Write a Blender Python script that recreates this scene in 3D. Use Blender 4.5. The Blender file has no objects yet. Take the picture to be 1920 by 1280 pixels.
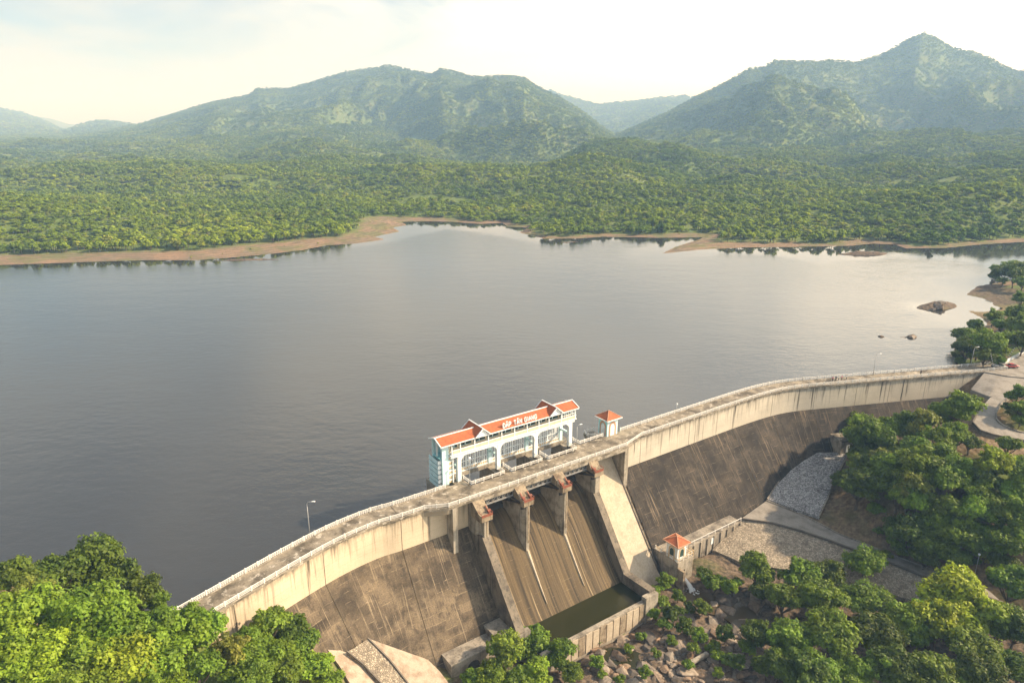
import bpy, bmesh, math, random
import numpy as np
from mathutils import Vector, Matrix
random.seed(7); RNG = np.random.default_rng(11)
S = bpy.context.scene
COL = S.collection
R = math.radians

# ------------------------------------------------------------------ camera
F, ZC = 1300.0, 85.0                      # focal length in 1920-wide pixels, camera height over the crest
PITCH = math.atan(400.0 / F)
CP, SP = math.cos(PITCH), math.sin(PITCH)
cd = bpy.data.cameras.new('camera'); cam = bpy.data.objects.new('camera', cd); COL.objects.link(cam)
cam.location = (0, 0, ZC); cam.rotation_euler = (math.pi / 2 - PITCH, 0, 0)
cd.sensor_width = 36.0; cd.lens = 36.0 * F / 1920.0; cd.clip_start = 1.0; cd.clip_end = 40000
S.camera = cam

# ------------------------------------------------------------------ sky, sun, exposure
SUN_EL, SUN_AZ = R(33), R(4)      # low sun beyond the right edge of the view
sdir = Vector((math.cos(SUN_AZ) * math.cos(SUN_EL), math.sin(SUN_AZ) * math.cos(SUN_EL), math.sin(SUN_EL)))
W = bpy.data.worlds.new('World'); S.world = W; W.use_nodes = True
wn, wl = W.node_tree.nodes, W.node_tree.links
wn.clear()
def wnode(t, **k):
    n = wn.new(t)
    for a, b in k.items(): setattr(n, a, b)
    return n
sky = wnode('ShaderNodeTexSky'); sky.sky_type = 'NISHITA'; sky.sun_disc = False
sky.sun_elevation = SUN_EL; sky.sun_rotation = math.pi / 2 - SUN_AZ
sky.altitude = 200; sky.air_density = 1.0; sky.dust_density = 0.7; sky.ozone_density = 2.5
tc = wnode('ShaderNodeTexCoord')
mp = wnode('ShaderNodeMapping'); mp.inputs['Scale'].default_value = (1.0, 0.8, 4.2); mp.inputs['Rotation'].default_value = (0.10, 0.16, 0.35)
wl.new(tc.outputs['Generated'], mp.inputs['Vector'])
nz = wnode('ShaderNodeTexNoise'); nz.inputs['Scale'].default_value = 2.3; nz.inputs['Detail'].default_value = 8; nz.inputs['Roughness'].default_value = 0.56; nz.inputs['Distortion'].default_value = 0.7
wl.new(mp.outputs['Vector'], nz.inputs['Vector'])
cr = wnode('ShaderNodeValToRGB'); cr.color_ramp.elements[0].position = 0.36; cr.color_ramp.elements[0].color = (0.06,) * 3 + (1,)
cr.color_ramp.elements[1].position = 0.62; cr.color_ramp.elements[1].color = (0.95,) * 3 + (1,)
wl.new(nz.outputs['Fac'], cr.inputs['Fac'])
# thin high cloud is brighter towards the sun (forward scatter)
dt = wnode('ShaderNodeVectorMath', operation='DOT_PRODUCT'); dt.inputs[1].default_value = sdir
nrm = wnode('ShaderNodeVectorMath', operation='NORMALIZE'); wl.new(tc.outputs['Generated'], nrm.inputs[0]); wl.new(nrm.outputs[0], dt.inputs[0])
hp = wnode('ShaderNodeMath', operation='MULTIPLY_ADD'); hp.inputs[1].default_value = 0.5; hp.inputs[2].default_value = 0.5; wl.new(dt.outputs['Value'], hp.inputs[0])
pw4 = wnode('ShaderNodeMath', operation='POWER'); pw4.inputs[1].default_value = 3.6; wl.new(hp.outputs[0], pw4.inputs[0])
mr = wnode('ShaderNodeMath', operation='MULTIPLY_ADD'); mr.inputs[1].default_value = 31.0; mr.inputs[2].default_value = 3.6; wl.new(pw4.outputs[0], mr.inputs[0])
cc = wnode('ShaderNodeVectorMath', operation='SCALE'); cc.inputs[0].default_value = (1.0, 0.935, 0.80)
wl.new(mr.outputs[0], cc.inputs['Scale'])
mx = wnode('ShaderNodeMix', data_type='RGBA')
sepz = wnode('ShaderNodeSeparateXYZ'); wl.new(nrm.outputs[0], sepz.inputs[0])     # the veil thins out overhead
vz = wnode('ShaderNodeMapRange'); vz.inputs['From Min'].default_value = 0.24; vz.inputs['From Max'].default_value = 0.72; vz.inputs['To Min'].default_value = 1.0; vz.inputs['To Max'].default_value = 0.22; wl.new(sepz.outputs['Z'], vz.inputs['Value'])
cf = wnode('ShaderNodeMath', operation='MULTIPLY'); wl.new(cr.outputs['Color'], cf.inputs[0]); wl.new(vz.outputs['Result'], cf.inputs[1])
wl.new(cf.outputs[0], mx.inputs['Factor']); dk = wnode('ShaderNodeVectorMath', operation='SCALE'); dk.inputs['Scale'].default_value = 0.62; wl.new(sky.outputs['Color'], dk.inputs[0]); wl.new(dk.outputs[0], mx.inputs['A']); wl.new(cc.outputs['Vector'], mx.inputs['B'])
bg = wnode('ShaderNodeBackground'); bg.inputs['Strength'].default_value = 0.115
wl.new(mx.outputs['Result'], bg.inputs['Color'])
wo = wnode('ShaderNodeOutputWorld'); wl.new(bg.outputs[0], wo.inputs['Surface'])

sl = bpy.data.lights.new('sun', 'SUN'); sun = bpy.data.objects.new('sun', sl); COL.objects.link(sun)
sl.energy = 4.9; sl.angle = R(1.5); sl.color = (1.0, 0.84, 0.64)
sun.rotation_euler = sdir.to_track_quat('Z', 'Y').to_euler(); sun.location = (300, -200, 400)
S.view_settings.view_transform = 'Standard'; S.view_settings.look = 'None'; S.view_settings.gamma = 1.0
S.view_settings.exposure = 0.95; S.view_settings.use_curve_mapping = False
S.render.engine = 'CYCLES'
S.cycles.use_denoising = True
S.cycles.max_bounces = 6; S.cycles.diffuse_bounces = 3; S.cycles.glossy_bounces = 3; S.cycles.transmission_bounces = 4
S.cycles.transparent_max_bounces = 6; S.cycles.volume_bounces = 0; S.cycles.caustics_reflective = False; S.cycles.caustics_refractive = False
S.cycles.use_fast_gi = False

# ------------------------------------------------------------------ picture <-> world
def up(px, py, z):
    a = (px - 960) / F; b = (py - 640) / F
    d = np.array([a, CP - b * SP, -SP - b * CP]); s = (z - ZC) / d[2]
    return np.array([0, 0, ZC]) + s * d
def hgt(py, y):                            # height seen at row py from depth y
    t = (py - 640) / F
    return ZC + y * (t * CP + SP) / (t * SP - CP)
def XA(x, y): return 960 + (F / CP) * x / y  # bearing as a far column
WZ = -10.0                                 # reservoir level
ANG = R(35); A3 = np.array([1.6, 155.7, 0.0])
UV_U = np.array([math.cos(ANG), math.sin(ANG), 0]); UV_V = np.array([math.sin(ANG), -math.cos(ANG), 0])
def dw(u, v, z=0): return A3 + UV_U * u + UV_V * v + np.array([0, 0, z])   # dam frame -> world

# ------------------------------------------------------------------ object helpers
def empty(name, loc=(0, 0, 0), rz=0, label=None, cat=None, group=None):
    o = bpy.data.objects.new(name, None); COL.objects.link(o); o.location = loc; o.rotation_euler = (0, 0, rz); o.empty_display_size = 0.5
    return tag(o, label, cat, group)
def tag(o, label=None, cat=None, group=None, kind=None):
    if label: o['label'] = label
    if cat: o['category'] = cat
    if group: o['group'] = group
    if kind: o['kind'] = kind
    return o
def link(name, me, parent=None, loc=None):
    o = bpy.data.objects.new(name, me); COL.objects.link(o)
    if parent is not None: o.parent = parent
    if loc is not None: o.location = loc
    return o
def copy_tree(o, parent=None):
    c = o.copy(); COL.objects.link(c)
    if parent is not None: c.parent = parent
    for ch in list(o.children): copy_tree(ch, c)
    return c
class MB:
    def __init__(s): s.v = []; s.f = []; s.m = []; s.uv = {}
    def add(s, vs, fs, m=0):
        b = len(s.v); s.v += [tuple(map(float, p)) for p in vs]
        for f in fs: s.f.append(tuple(b + i for i in f)); s.m.append(m)
    def box(s, x0, x1, y0, y1, z0, z1, m=0):
        s.add([(x0, y0, z0), (x1, y0, z0), (x1, y1, z0), (x0, y1, z0), (x0, y0, z1), (x1, y0, z1), (x1, y1, z1), (x0, y1, z1)],
              [(0, 3, 2, 1), (4, 5, 6, 7), (0, 1, 5, 4), (1, 2, 6, 5), (2, 3, 7, 6), (3, 0, 4, 7)], m)
    def bx(s, u0, u1, v0, v1, z0, z1, m=0): s.box(u0, u1, -v1, -v0, z0, z1, m)      # dam frame: v is downstream
    def prof(s, pts, u0, u1, m=0):          # (v, z) outline pushed along u
        n = len(pts)
        s.add([(u0, -v, z) for v, z in pts] + [(u1, -v, z) for v, z in pts],
              [tuple(range(n)), tuple(range(2 * n - 1, n - 1, -1))] + [(i, (i + 1) % n, n + (i + 1) % n, n + i) for i in range(n)], m)
    def slab(s, pts, z0, z1, m=0):          # (u, v) outline pushed along z
        n = len(pts)
        s.add([(u, -v, z0) for u, v in pts] + [(u, -v, z1) for u, v in pts],
              [tuple(range(n)), tuple(range(2 * n - 1, n - 1, -1))] + [(i, (i + 1) % n, n + (i + 1) % n, n + i) for i in range(n)], m)
    def bar(s, p0, p1, w, h=None, m=0):     # square bar between two points
        p0 = Vector(p0); p1 = Vector(p1); d = (p1 - p0).normalized(); h = h or w
        a = d.cross(Vector((0, 0, 1)))
        a = Vector((1, 0, 0)) if a.length < 1e-3 else a.normalized()
        b = a.cross(d).normalized()
        q = [(-1, -1), (1, -1), (1, 1), (-1, 1)]
        s.add([p0 + a * i * w / 2 + b * j * h / 2 for i, j in q] + [p1 + a * i * w / 2 + b * j * h / 2 for i, j in q],
              [(0, 1, 2, 3), (7, 6, 5, 4), (0, 4, 5, 1), (1, 5, 6, 2), (2, 6, 7, 3), (3, 7, 4, 0)], m)
    def tube(s, pts, rad, n=7, m=0):
        rings = []
        for i, p in enumerate(pts):
            p = Vector(p); d = (Vector(pts[min(i + 1, len(pts) - 1)]) - Vector(pts[max(i - 1, 0)])).normalized()
            a = d.cross(Vector((0.3, 0.1, 1)) if abs(d.z) < 0.95 else Vector((1, 0, 0))).normalized(); b = d.cross(a)
            r = rad[i] if hasattr(rad, '__len__') else rad
            rings.append([p + (a * math.cos(2 * math.pi * k / n) + b * math.sin(2 * math.pi * k / n)) * r for k in range(n)])
        vs = [q for r_ in rings for q in r_]
        fs = [(i * n + k, i * n + (k + 1) % n, (i + 1) * n + (k + 1) % n, (i + 1) * n + k) for i in range(len(pts) - 1) for k in range(n)]
        fs += [tuple(range(n)), tuple(range(len(vs) - 1, len(vs) - n - 1, -1))]
        s.add(vs, fs, m)
    def mesh(s, name, mats, smooth=False, bevel=0):
        me = bpy.data.meshes.new(name); me.from_pydata(s.v, [], s.f)
        for m in (mats if isinstance(mats, (list, tuple)) else [mats]): me.materials.append(m)
        me.polygons.foreach_set('material_index', s.m)
        bm = bmesh.new(); bm.from_mesh(me); bmesh.ops.recalc_face_normals(bm, faces=bm.faces)
        if bevel: bmesh.ops.bevel(bm, geom=[e for e in bm.edges if len(e.link_faces) == 2 and e.calc_face_angle(0) > 0.6], offset=bevel, segments=1, affect='EDGES', clamp_overlap=True)
        bm.to_mesh(me); bm.free()
        if smooth: me.polygons.foreach_set('use_smooth', [True] * len(me.polygons))
        me.update(); return me
    def build(s, name, mats, parent=None, smooth=False, bevel=0): return link(name, s.mesh(name, mats, smooth, bevel), parent)

# ------------------------------------------------------------------ materials
class NT:
    def __init__(s, name):
        s.m = bpy.data.materials.new(name); s.m.use_nodes = True; s.t = s.m.node_tree; s.t.nodes.clear()
        s.out = s.n('ShaderNodeOutputMaterial')
    def n(s, t, **k):
        q = s.t.nodes.new(t)
        for a, b in k.items(): setattr(q, a, b)
        return q
    def ln(s, a, b): s.t.links.new(a, b)
    def st(s, sock, v):
        if isinstance(v, bpy.types.NodeSocket): s.ln(v, sock)
        else:
            if isinstance(v, (tuple, list)) and len(v) == 3 and sock.type == 'RGBA': v = tuple(v) + (1,)
            sock.default_value = v
    def coord(s, kind='Object', scale=(1, 1, 1), rot=(0, 0, 0), loc=(0, 0, 0)):
        c = s.n('ShaderNodeNewGeometry').outputs['Position'] if kind == 'World' else s.n('ShaderNodeTexCoord').outputs[kind]
        m = s.n('ShaderNodeMapping'); s.ln(c, m.inputs['Vector']); m.inputs['Scale'].default_value = scale; m.inputs['Rotation'].default_value = rot; m.inputs['Location'].default_value = loc
        return m.outputs['Vector']
    def noise(s, vec, scale, detail=4, rough=0.55, dist=0):
        q = s.n('ShaderNodeTexNoise'); s.ln(vec, q.inputs['Vector']); q.inputs['Scale'].default_value = scale; q.inputs['Detail'].default_value = detail; q.inputs['Roughness'].default_value = rough; q.inputs['Distortion'].default_value = dist
        return q.outputs['Fac']
    def vor(s, vec, scale, feature='F1', out='Distance', rnd=1.0):
        q = s.n('ShaderNodeTexVoronoi', feature=feature); s.ln(vec, q.inputs['Vector']); q.inputs['Scale'].default_value = scale; q.inputs['Randomness'].default_value = rnd
        return q.outputs[out]
    def map(s, v, a, b, c=0.0, d=1.0, clamp=True):
        q = s.n('ShaderNodeMapRange'); q.clamp = clamp; s.ln(v, q.inputs['Value']); q.inputs['From Min'].default_value = a; q.inputs['From Max'].default_value = b; q.inputs['To Min'].default_value = c; q.inputs['To Max'].default_value = d
        return q.outputs['Result']
    def math(s, op, a, b=0.0, c=None):
        q = s.n('ShaderNodeMath', operation=op); s.st(q.inputs[0], a); s.st(q.inputs[1], b)
        if c is not None: s.st(q.inputs[2], c)
        return q.outputs[0]
    def mix(s, f, a, b, mode='MIX'):
        q = s.n('ShaderNodeMix', data_type='RGBA', blend_type=mode); s.st(q.inputs['Factor'], f); s.st(q.inputs['A'], a); s.st(q.inputs['B'], b)
        return q.outputs['Result']
    def xyz(s, vec):
        q = s.n('ShaderNodeSeparateXYZ'); s.ln(vec, q.inputs[0]); return q.outputs
    def attr(s, name, out='Fac'):
        q = s.n('ShaderNodeAttribute'); q.attribute_name = name; return q.outputs[out]
    def bump(s, h, strength=0.5, dist=0.1):
        q = s.n('ShaderNodeBump'); s.ln(h, q.inputs['Height']); q.inputs['Strength'].default_value = strength; q.inputs['Distance'].default_value = dist
        return q.outputs['Normal']
    def done(s, col, rough=0.85, normal=None, spec=0.3, metal=0.0, **kw):
        p = s.n('ShaderNodeBsdfPrincipled'); s.st(p.inputs['Base Color'], col); s.st(p.inputs['Roughness'], rough); s.st(p.inputs['Metallic'], metal)
        p.inputs['Specular IOR Level'].default_value = spec
        if normal is not None: s.ln(normal, p.inputs['Normal'])
        for k, v in kw.items(): s.st(p.inputs[k], v)
        s.ln(p.outputs[0], s.out.inputs['Surface']); return s.m

def m_face(name, base, streak_amt, streak_col=(0.06, 0.05, 0.035)):
    """upper face of the dam: pale concrete with lift lines and dark drip streaks below the crest (UV in metres: along, down)"""
    t = NT(name); uv = t.coord('UV'); x, y, _ = t.xyz(uv)
    big = t.noise(t.coord('UV', (0.10, 0.13, 1)), 1.0, 4)
    col = t.mix(t.map(big, 0.3, 0.7), base, tuple(c * 0.74 for c in base))
    st = t.noise(t.coord('UV', (1.15, 0.045, 1)), 1.0, 5, 0.6)
    st2 = t.noise(t.coord('UV', (0.33, 0.02, 1), loc=(7, 3, 0)), 1.0, 3)
    st3 = t.noise(t.coord('UV', (4.2, 0.16, 1), loc=(1, 9, 0)), 1.0, 4)
    reach = t.map(y, 0.2, 8.5, 1.0, 0.0)
    a = t.math('MULTIPLY', t.map(t.math('ADD', st, t.math('MULTIPLY', reach, 0.16)), 0.60, 0.72), t.map(st2, 0.40, 0.62))
    a = t.math('MULTIPLY', a, streak_amt)
    b = t.math('MULTIPLY', t.map(t.math('ADD', st3, t.math('MULTIPLY', t.map(y, 0.3, 3.0, 1, 0), 0.22)), 0.62, 0.80), 0.55 * streak_amt)
    col = t.mix(t.math('MAXIMUM', a, b), col, streak_col)
    crown = t.math('MULTIPLY', t.map(y, 0.1, 1.5, 1, 0), t.map(t.noise(t.coord('UV', (0.8, 0.5, 1)), 1.0, 4), 0.4, 0.62))
    col = t.mix(t.math('MULTIPLY', crown, 0.7), col, streak_col)
    wob = t.math('ADD', y, t.math('MULTIPLY', t.noise(t.coord('UV', (0.25, 0.25, 1)), 1.0, 3), 0.25))
    lift = t.math('PINGPONG', wob, 1.0)
    gate = t.map(t.noise(t.coord('UV', (0.2, 0.6, 1), loc=(3, 5, 1)), 1.0, 3), 0.42, 0.6)
    ln = t.math('MULTIPLY', t.map(lift, 0.0, 0.07, 1, 0), gate)
    vl = t.math('MULTIPLY', t.map(t.math('PINGPONG', x, 1.6), 0.0, 0.05, 1, 0), t.map(t.noise(t.coord('UV', (0.3, 0.3, 1)), 1.0, 2), 0.5, 0.62))
    col = t.mix(t.math('MULTIPLY', t.math('MAXIMUM', ln, vl), 0.5), col, tuple(c * 0.38 for c in base))
    fine = t.noise(uv, 2.2, 6, 0.65)
    col = t.mix(t.map(fine, 0.35, 0.75), col, (0.9, 0.88, 0.82), 'MULTIPLY')
    return t.done(col, 0.88, t.bump(fine, 0.35, 0.08))
def m_slope(name, base, light, dark):
    """weathered lower slope: dark concrete in pour panels, lift joints, paler runs and black weathering (UV in metres)"""
    t = NT(name); uv = t.coord('UV'); x, y, _ = t.xyz(uv)
    warp = t.noise(t.coord('UV', (0.35, 0.35, 1)), 1.0, 3); wv = t.n('ShaderNodeVectorMath', operation='ADD'); t.ln(uv, wv.inputs[0]); cmb = t.n('ShaderNodeCombineXYZ'); t.ln(t.math('MULTIPLY', warp, 0.35), cmb.inputs['Y']); t.ln(cmb.outputs[0], wv.inputs[1])
    b = t.n('ShaderNodeTexBrick'); t.ln(wv.outputs[0], b.inputs['Vector'])
    b.inputs['Scale'].default_value = 1.0; b.inputs['Brick Width'].default_value = 3.9; b.inputs['Row Height'].default_value = 2.05; b.inputs['Mortar Size'].default_value = 0.03; b.inputs['Mortar Smooth'].default_value = 0.5
    b.inputs['Color1'].default_value = (0.55,) * 3 + (1,); b.inputs['Color2'].default_value = (1.25,) * 3 + (1,); b.inputs['Mortar'].default_value = (0.9,) * 3 + (1,); b.offset = 0.37; b.squash = 1.0
    big = t.noise(t.coord('UV', (0.085, 0.10, 1)), 1.0, 6, 0.66, 0.5)
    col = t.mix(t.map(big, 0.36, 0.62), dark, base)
    pm = t.mix(t.map(t.noise(t.coord('UV', (0.16, 0.16, 1), loc=(4, 8, 0)), 1.0, 4), 0.36, 0.62, 0.1, 0.9), (1, 1, 1), b.outputs['Color'])
    col = t.mix(1.0, col, pm, 'MULTIPLY')
    blot = t.noise(t.coord('UV', (0.42, 0.30, 1), loc=(5, 2, 0)), 1.0, 7, 0.72)
    col = t.mix(t.math('MULTIPLY', t.map(blot, 0.50, 0.60), 0.75), col, dark)
    st = t.noise(t.coord('UV', (1.9, 0.07, 1)), 1.0, 6, 0.66); g = t.noise(t.coord('UV', (0.12, 0.05, 1), loc=(2, 6, 0)), 1.0, 4, 0.6)
    col = t.mix(t.math('MULTIPLY', t.map(st, 0.55, 0.66), t.map(g, 0.42, 0.62, 0.0, 0.85)), col, light)
    col = t.mix(t.math('MULTIPLY', t.map(st, 0.46, 0.34), t.map(g, 0.6, 0.42, 0.15, 0.8)), col, dark)
    wob = t.math('ADD', y, t.math('MULTIPLY', warp, 0.6))
    ln = t.math('MULTIPLY', t.map(t.math('PINGPONG', wob, 1.02), 0.0, 0.06, 1, 0), t.map(t.noise(t.coord('UV', (0.22, 0.5, 1), loc=(9, 1, 0)), 1.0, 4, 0.65), 0.50, 0.60))
    col = t.mix(t.math('MULTIPLY', ln, 0.8), col, light)
    sc = t.noise(t.coord('UV', (0.35, 1.4, 1), loc=(9, 4, 0)), 1.0, 7, 0.75)
    col = t.mix(t.math('MULTIPLY', t.map(sc, 0.645, 0.70), 0.8), col, tuple(min(1, c * 1.35) for c in light))
    vj = t.math('MULTIPLY', t.map(t.math('PINGPONG', t.math('ADD', x, t.math('MULTIPLY', warp, 0.3)), 5.1), 0.0, 0.09, 1, 0), t.map(t.noise(t.coord('UV', (0.1, 0.12, 1)), 1.0, 3), 0.40, 0.55))
    col = t.mix(t.math('MULTIPLY', vj, 0.7), col, light)
    fine = t.noise(uv, 3.0, 7, 0.72)
    col = t.mix(t.map(fine, 0.34, 0.68), t.mix(1.0, col, (1.22, 1.22, 1.22), 'MULTIPLY'), t.mix(1.0, col, (0.58, 0.56, 0.54), 'MULTIPLY'))
    return t.done(col, 0.9, t.bump(fine, 0.4, 0.08))
def m_conc(name, base, stain=(0.07, 0.06, 0.045), amt=0.6, sc=1.0, streak=0.5, rough=0.88):
    t = NT(name); o = t.coord('Object', (sc,) * 3)
    a = t.noise(o, 0.35, 6, 0.6); fine = t.noise(o, 2.6, 6, 0.66)
    col = t.mix(t.math('MULTIPLY', t.map(a, 0.44, 0.68), amt), base, stain)
    st = t.noise(t.coord('Object', (1.6 * sc, 1.6 * sc, 0.10 * sc)), 1.0, 4)
    col = t.mix(t.math('MULTIPLY', t.map(st, 0.52, 0.70), streak), col, stain)
    col = t.mix(t.map(fine, 0.32, 0.74), col, (0.74, 0.72, 0.68), 'MULTIPLY')
    return t.done(col, rough, t.bump(fine, 0.35, 0.06))
def m_paint(name, base, dirt=(0.25, 0.2, 0.14), amt=0.25, rough=0.6):
    t = NT(name); o = t.coord('Object')
    st = t.noise(t.coord('Object', (2.2, 2.2, 0.25)), 1.0, 4); a = t.noise(o, 0.8, 5)
    col = t.mix(t.math('MULTIPLY', t.math('MAXIMUM', t.map(st, 0.55, 0.72), t.map(a, 0.6, 0.75)), amt), base, dirt)
    return t.done(col, rough, spec=0.3)
def m_plain(name, col, rough=0.6, metal=0.0, spec=0.4): return NT(name).done(col, rough, spec=spec, metal=metal)

M = {}
M['face'] = m_face('pale_dam_concrete', (0.64, 0.53, 0.385), 0.85)
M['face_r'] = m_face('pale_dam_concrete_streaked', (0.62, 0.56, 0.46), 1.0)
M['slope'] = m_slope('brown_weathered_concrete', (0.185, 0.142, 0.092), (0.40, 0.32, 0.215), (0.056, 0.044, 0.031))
M['slope_r'] = m_slope('shaded_weathered_concrete', (0.072, 0.058, 0.043), (0.27, 0.21, 0.145), (0.022, 0.019, 0.016))  # darker copy for the right wing: weathering plus its shade put into the colour
M['pier'] = m_conc('pier_concrete', (0.40, 0.355, 0.285), (0.075, 0.063, 0.047), 0.75, 1.0, 0.6)
M['conc'] = m_conc('grey_concrete', (0.36, 0.32, 0.26), (0.06, 0.05, 0.04), 0.8, 1.0, 0.6)
M['slabc'] = m_conc('pale_apron_concrete', (0.52, 0.44, 0.33), (0.30, 0.24, 0.17), 0.5, 0.8, 0.25)
M['wallc'] = m_conc('dark_training_wall', (0.22, 0.185, 0.14), (0.05, 0.045, 0.04), 0.75, 1.0, 0.75)
M['rustc'] = m_conc('rust_stained_concrete', (0.35, 0.285, 0.20), (0.10, 0.065, 0.04), 0.85, 1.6, 0.8)
def m_deck():
    t = NT('crest_deck'); o = t.coord('Object')
    a = t.noise(o, 0.22, 7, 0.62, 0.4); b = t.noise(o, 0.6, 6, 0.6); c = t.noise(o, 3, 5)
    col = t.mix(t.map(a, 0.38, 0.64), (0.105, 0.09, 0.068), (0.36, 0.31, 0.235))
    col = t.mix(t.math('MULTIPLY', t.map(b, 0.56, 0.66), 0.85), col, (0.55, 0.50, 0.42))
    col = t.mix(t.math('MULTIPLY', t.map(b, 0.42, 0.32), 0.6), col, (0.07, 0.055, 0.04))
    col = t.mix(t.map(c, 0.35, 0.7), col, (0.75, 0.73, 0.7), 'MULTIPLY')
    return t.done(col, 0.9, t.bump(c, 0.3, 0.05))
M['deck'] = m_deck()
def m_chute():
    t = NT('spillway_chute_concrete'); uv = t.coord('UV')
    s1 = t.noise(t.coord('UV', (0.50, 0.016, 1)), 1.0, 5, 0.6); s2 = t.noise(t.coord('UV', (2.4, 0.03, 1), loc=(3, 1, 0)), 1.0, 5, 0.6); s3 = t.noise(t.coord('UV', (0.24, 0.02, 1), loc=(8, 3, 0)), 1.0, 2)
    col = t.mix(t.map(s1, 0.36, 0.62), (0.045, 0.033, 0.019), (0.165, 0.118, 0.060))
    col = t.mix(t.math('MULTIPLY', t.map(s2, 0.56, 0.68), t.map(s3, 0.48, 0.62, 0.10, 1.0)), col, (0.46, 0.36, 0.22))
    col = t.mix(t.math('MULTIPLY', t.map(s2, 0.47, 0.33), 0.9), col, (0.026, 0.021, 0.015))
    x, y, _ = t.xyz(uv)
    wob = t.math('ADD', y, t.math('MULTIPLY', t.noise(t.coord('UV', (0.3, 0.3, 1)), 1.0, 3), 0.3))
    ln = t.math('MULTIPLY', t.map(t.math('PINGPONG', wob, 1.2), 0, 0.05, 1, 0), t.map(t.noise(t.coord('UV', (0.5, 0.5, 1)), 1.0, 3), 0.5, 0.62))
    col = t.mix(t.math('MULTIPLY', ln, 0.5), col, (0.42, 0.34, 0.22))
    fine = t.noise(uv, 2.5, 6, 0.66)
    col = t.mix(t.map(fine, 0.35, 0.72), col, (0.74, 0.70, 0.64), 'MULTIPLY')
    return t.done(col, 0.8, t.bump(fine, 0.35, 0.06))
M['chute'] = m_chute()
M['white'] = m_paint('white_paint', (0.74, 0.78, 0.78), (0.33, 0.30, 0.25), 0.55)
M['rail'] = m_paint('white_rail_paint', (0.70, 0.68, 0.63), (0.30, 0.22, 0.15), 0.55)
M['mint'] = m_paint('pale_mint_paint', (0.58, 0.77, 0.78), (0.40, 0.50, 0.46), 0.25)
M['cyan'] = m_paint('cyan_paint', (0.36, 0.72, 0.74), (0.34, 0.44, 0.42), 0.25)
M['cream'] = m_paint('cream_wall', (0.60, 0.52, 0.38), (0.35, 0.28, 0.18), 0.35)
M['salmon'] = m_paint('salmon_trim', (0.52, 0.30, 0.19), (0.3, 0.2, 0.12), 0.3)
M['tan'] = m_paint('tan_trim', (0.58, 0.44, 0.27), (0.3, 0.2, 0.12), 0.4)
M['glass'] = m_plain('window_glass', (0.05, 0.075, 0.075), 0.12, 0, 0.6)
M['shutter'] = m_plain('dark_green_shutter', (0.03, 0.065, 0.055), 0.5)
M['steel'] = m_conc('grey_steel', (0.30, 0.31, 0.31), (0.16, 0.10, 0.06), 0.5, 2.0, 0.3, 0.55)
M['gate'] = m_conc('dark_gate_steel', (0.055, 0.055, 0.055), (0.06, 0.035, 0.02), 0.5, 1.0, 0.4, 0.6)
M['red'] = m_paint('rusty_red_steel', (0.26, 0.085, 0.05), (0.14, 0.075, 0.05), 0.85)
M['lamp'] = m_plain('galvanised_steel', (0.42, 0.43, 0.43), 0.45, 0.3)
M['lens'] = m_plain('lamp_lens', (0.85, 0.86, 0.84), 0.3)
def m_roof():
    t = NT('orange_roof_tiles'); o = t.coord('Object'); a = t.noise(o, 1.3, 5); b = t.noise(o, 9, 4)
    col = t.mix(t.map(a, 0.35, 0.7), (0.50, 0.150, 0.058), (0.34, 0.10, 0.045))
    col = t.mix(t.math('MULTIPLY', t.map(t.noise(o, 0.5, 6, 0.65), 0.60, 0.72), 0.7), col, (0.14, 0.07, 0.04))
    w = t.n('ShaderNodeTexWave'); w.inputs['Scale'].default_value = 1.9; w.inputs['Distortion'].default_value = 0; t.ln(o, w.inputs['Vector'])
    col = t.mix(t.map(b, 0.4, 0.7), col, (0.80, 0.76, 0.72), 'MULTIPLY')
    return t.done(col, 0.75, t.bump(w.outputs['Fac'], 0.5, 0.05))
M['roof'] = m_roof()

# ---- vegetation, ground, water
def m_leaf():
    t = NT('leaves'); oi = t.n('ShaderNodeObjectInfo')
    tint = t.attr('tint'); h = t.attr('hue')
    col = t.mix(1.0, oi.outputs['Color'], t.mix(tint, (0.36, 0.42, 0.48), (1.28, 1.22, 1.05)), 'MULTIPLY')
    col = t.mix(t.math('MULTIPLY', h, 0.35), col, t.mix(1.0, oi.outputs['Color'], (1.45, 1.05, 0.55), 'MULTIPLY'))
    p = t.n('ShaderNodeBsdfPrincipled'); t.ln(col, p.inputs['Base Color']); p.inputs['Roughness'].default_value = 0.55; p.inputs['Specular IOR Level'].default_value = 0.25
    tr = t.n('ShaderNodeBsdfTranslucent'); t.ln(t.mix(1.0, col, (1.25, 1.2, 0.6), 'MULTIPLY'), tr.inputs['Color'])
    ms = t.n('ShaderNodeMixShader'); ms.inputs[0].default_value = 0.30; t.ln(p.outputs[0], ms.inputs[1]); t.ln(tr.outputs[0], ms.inputs[2])
    t.ln(ms.outputs[0], t.out.inputs['Surface']); return t.m
M['leaf'] = m_leaf()
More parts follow.
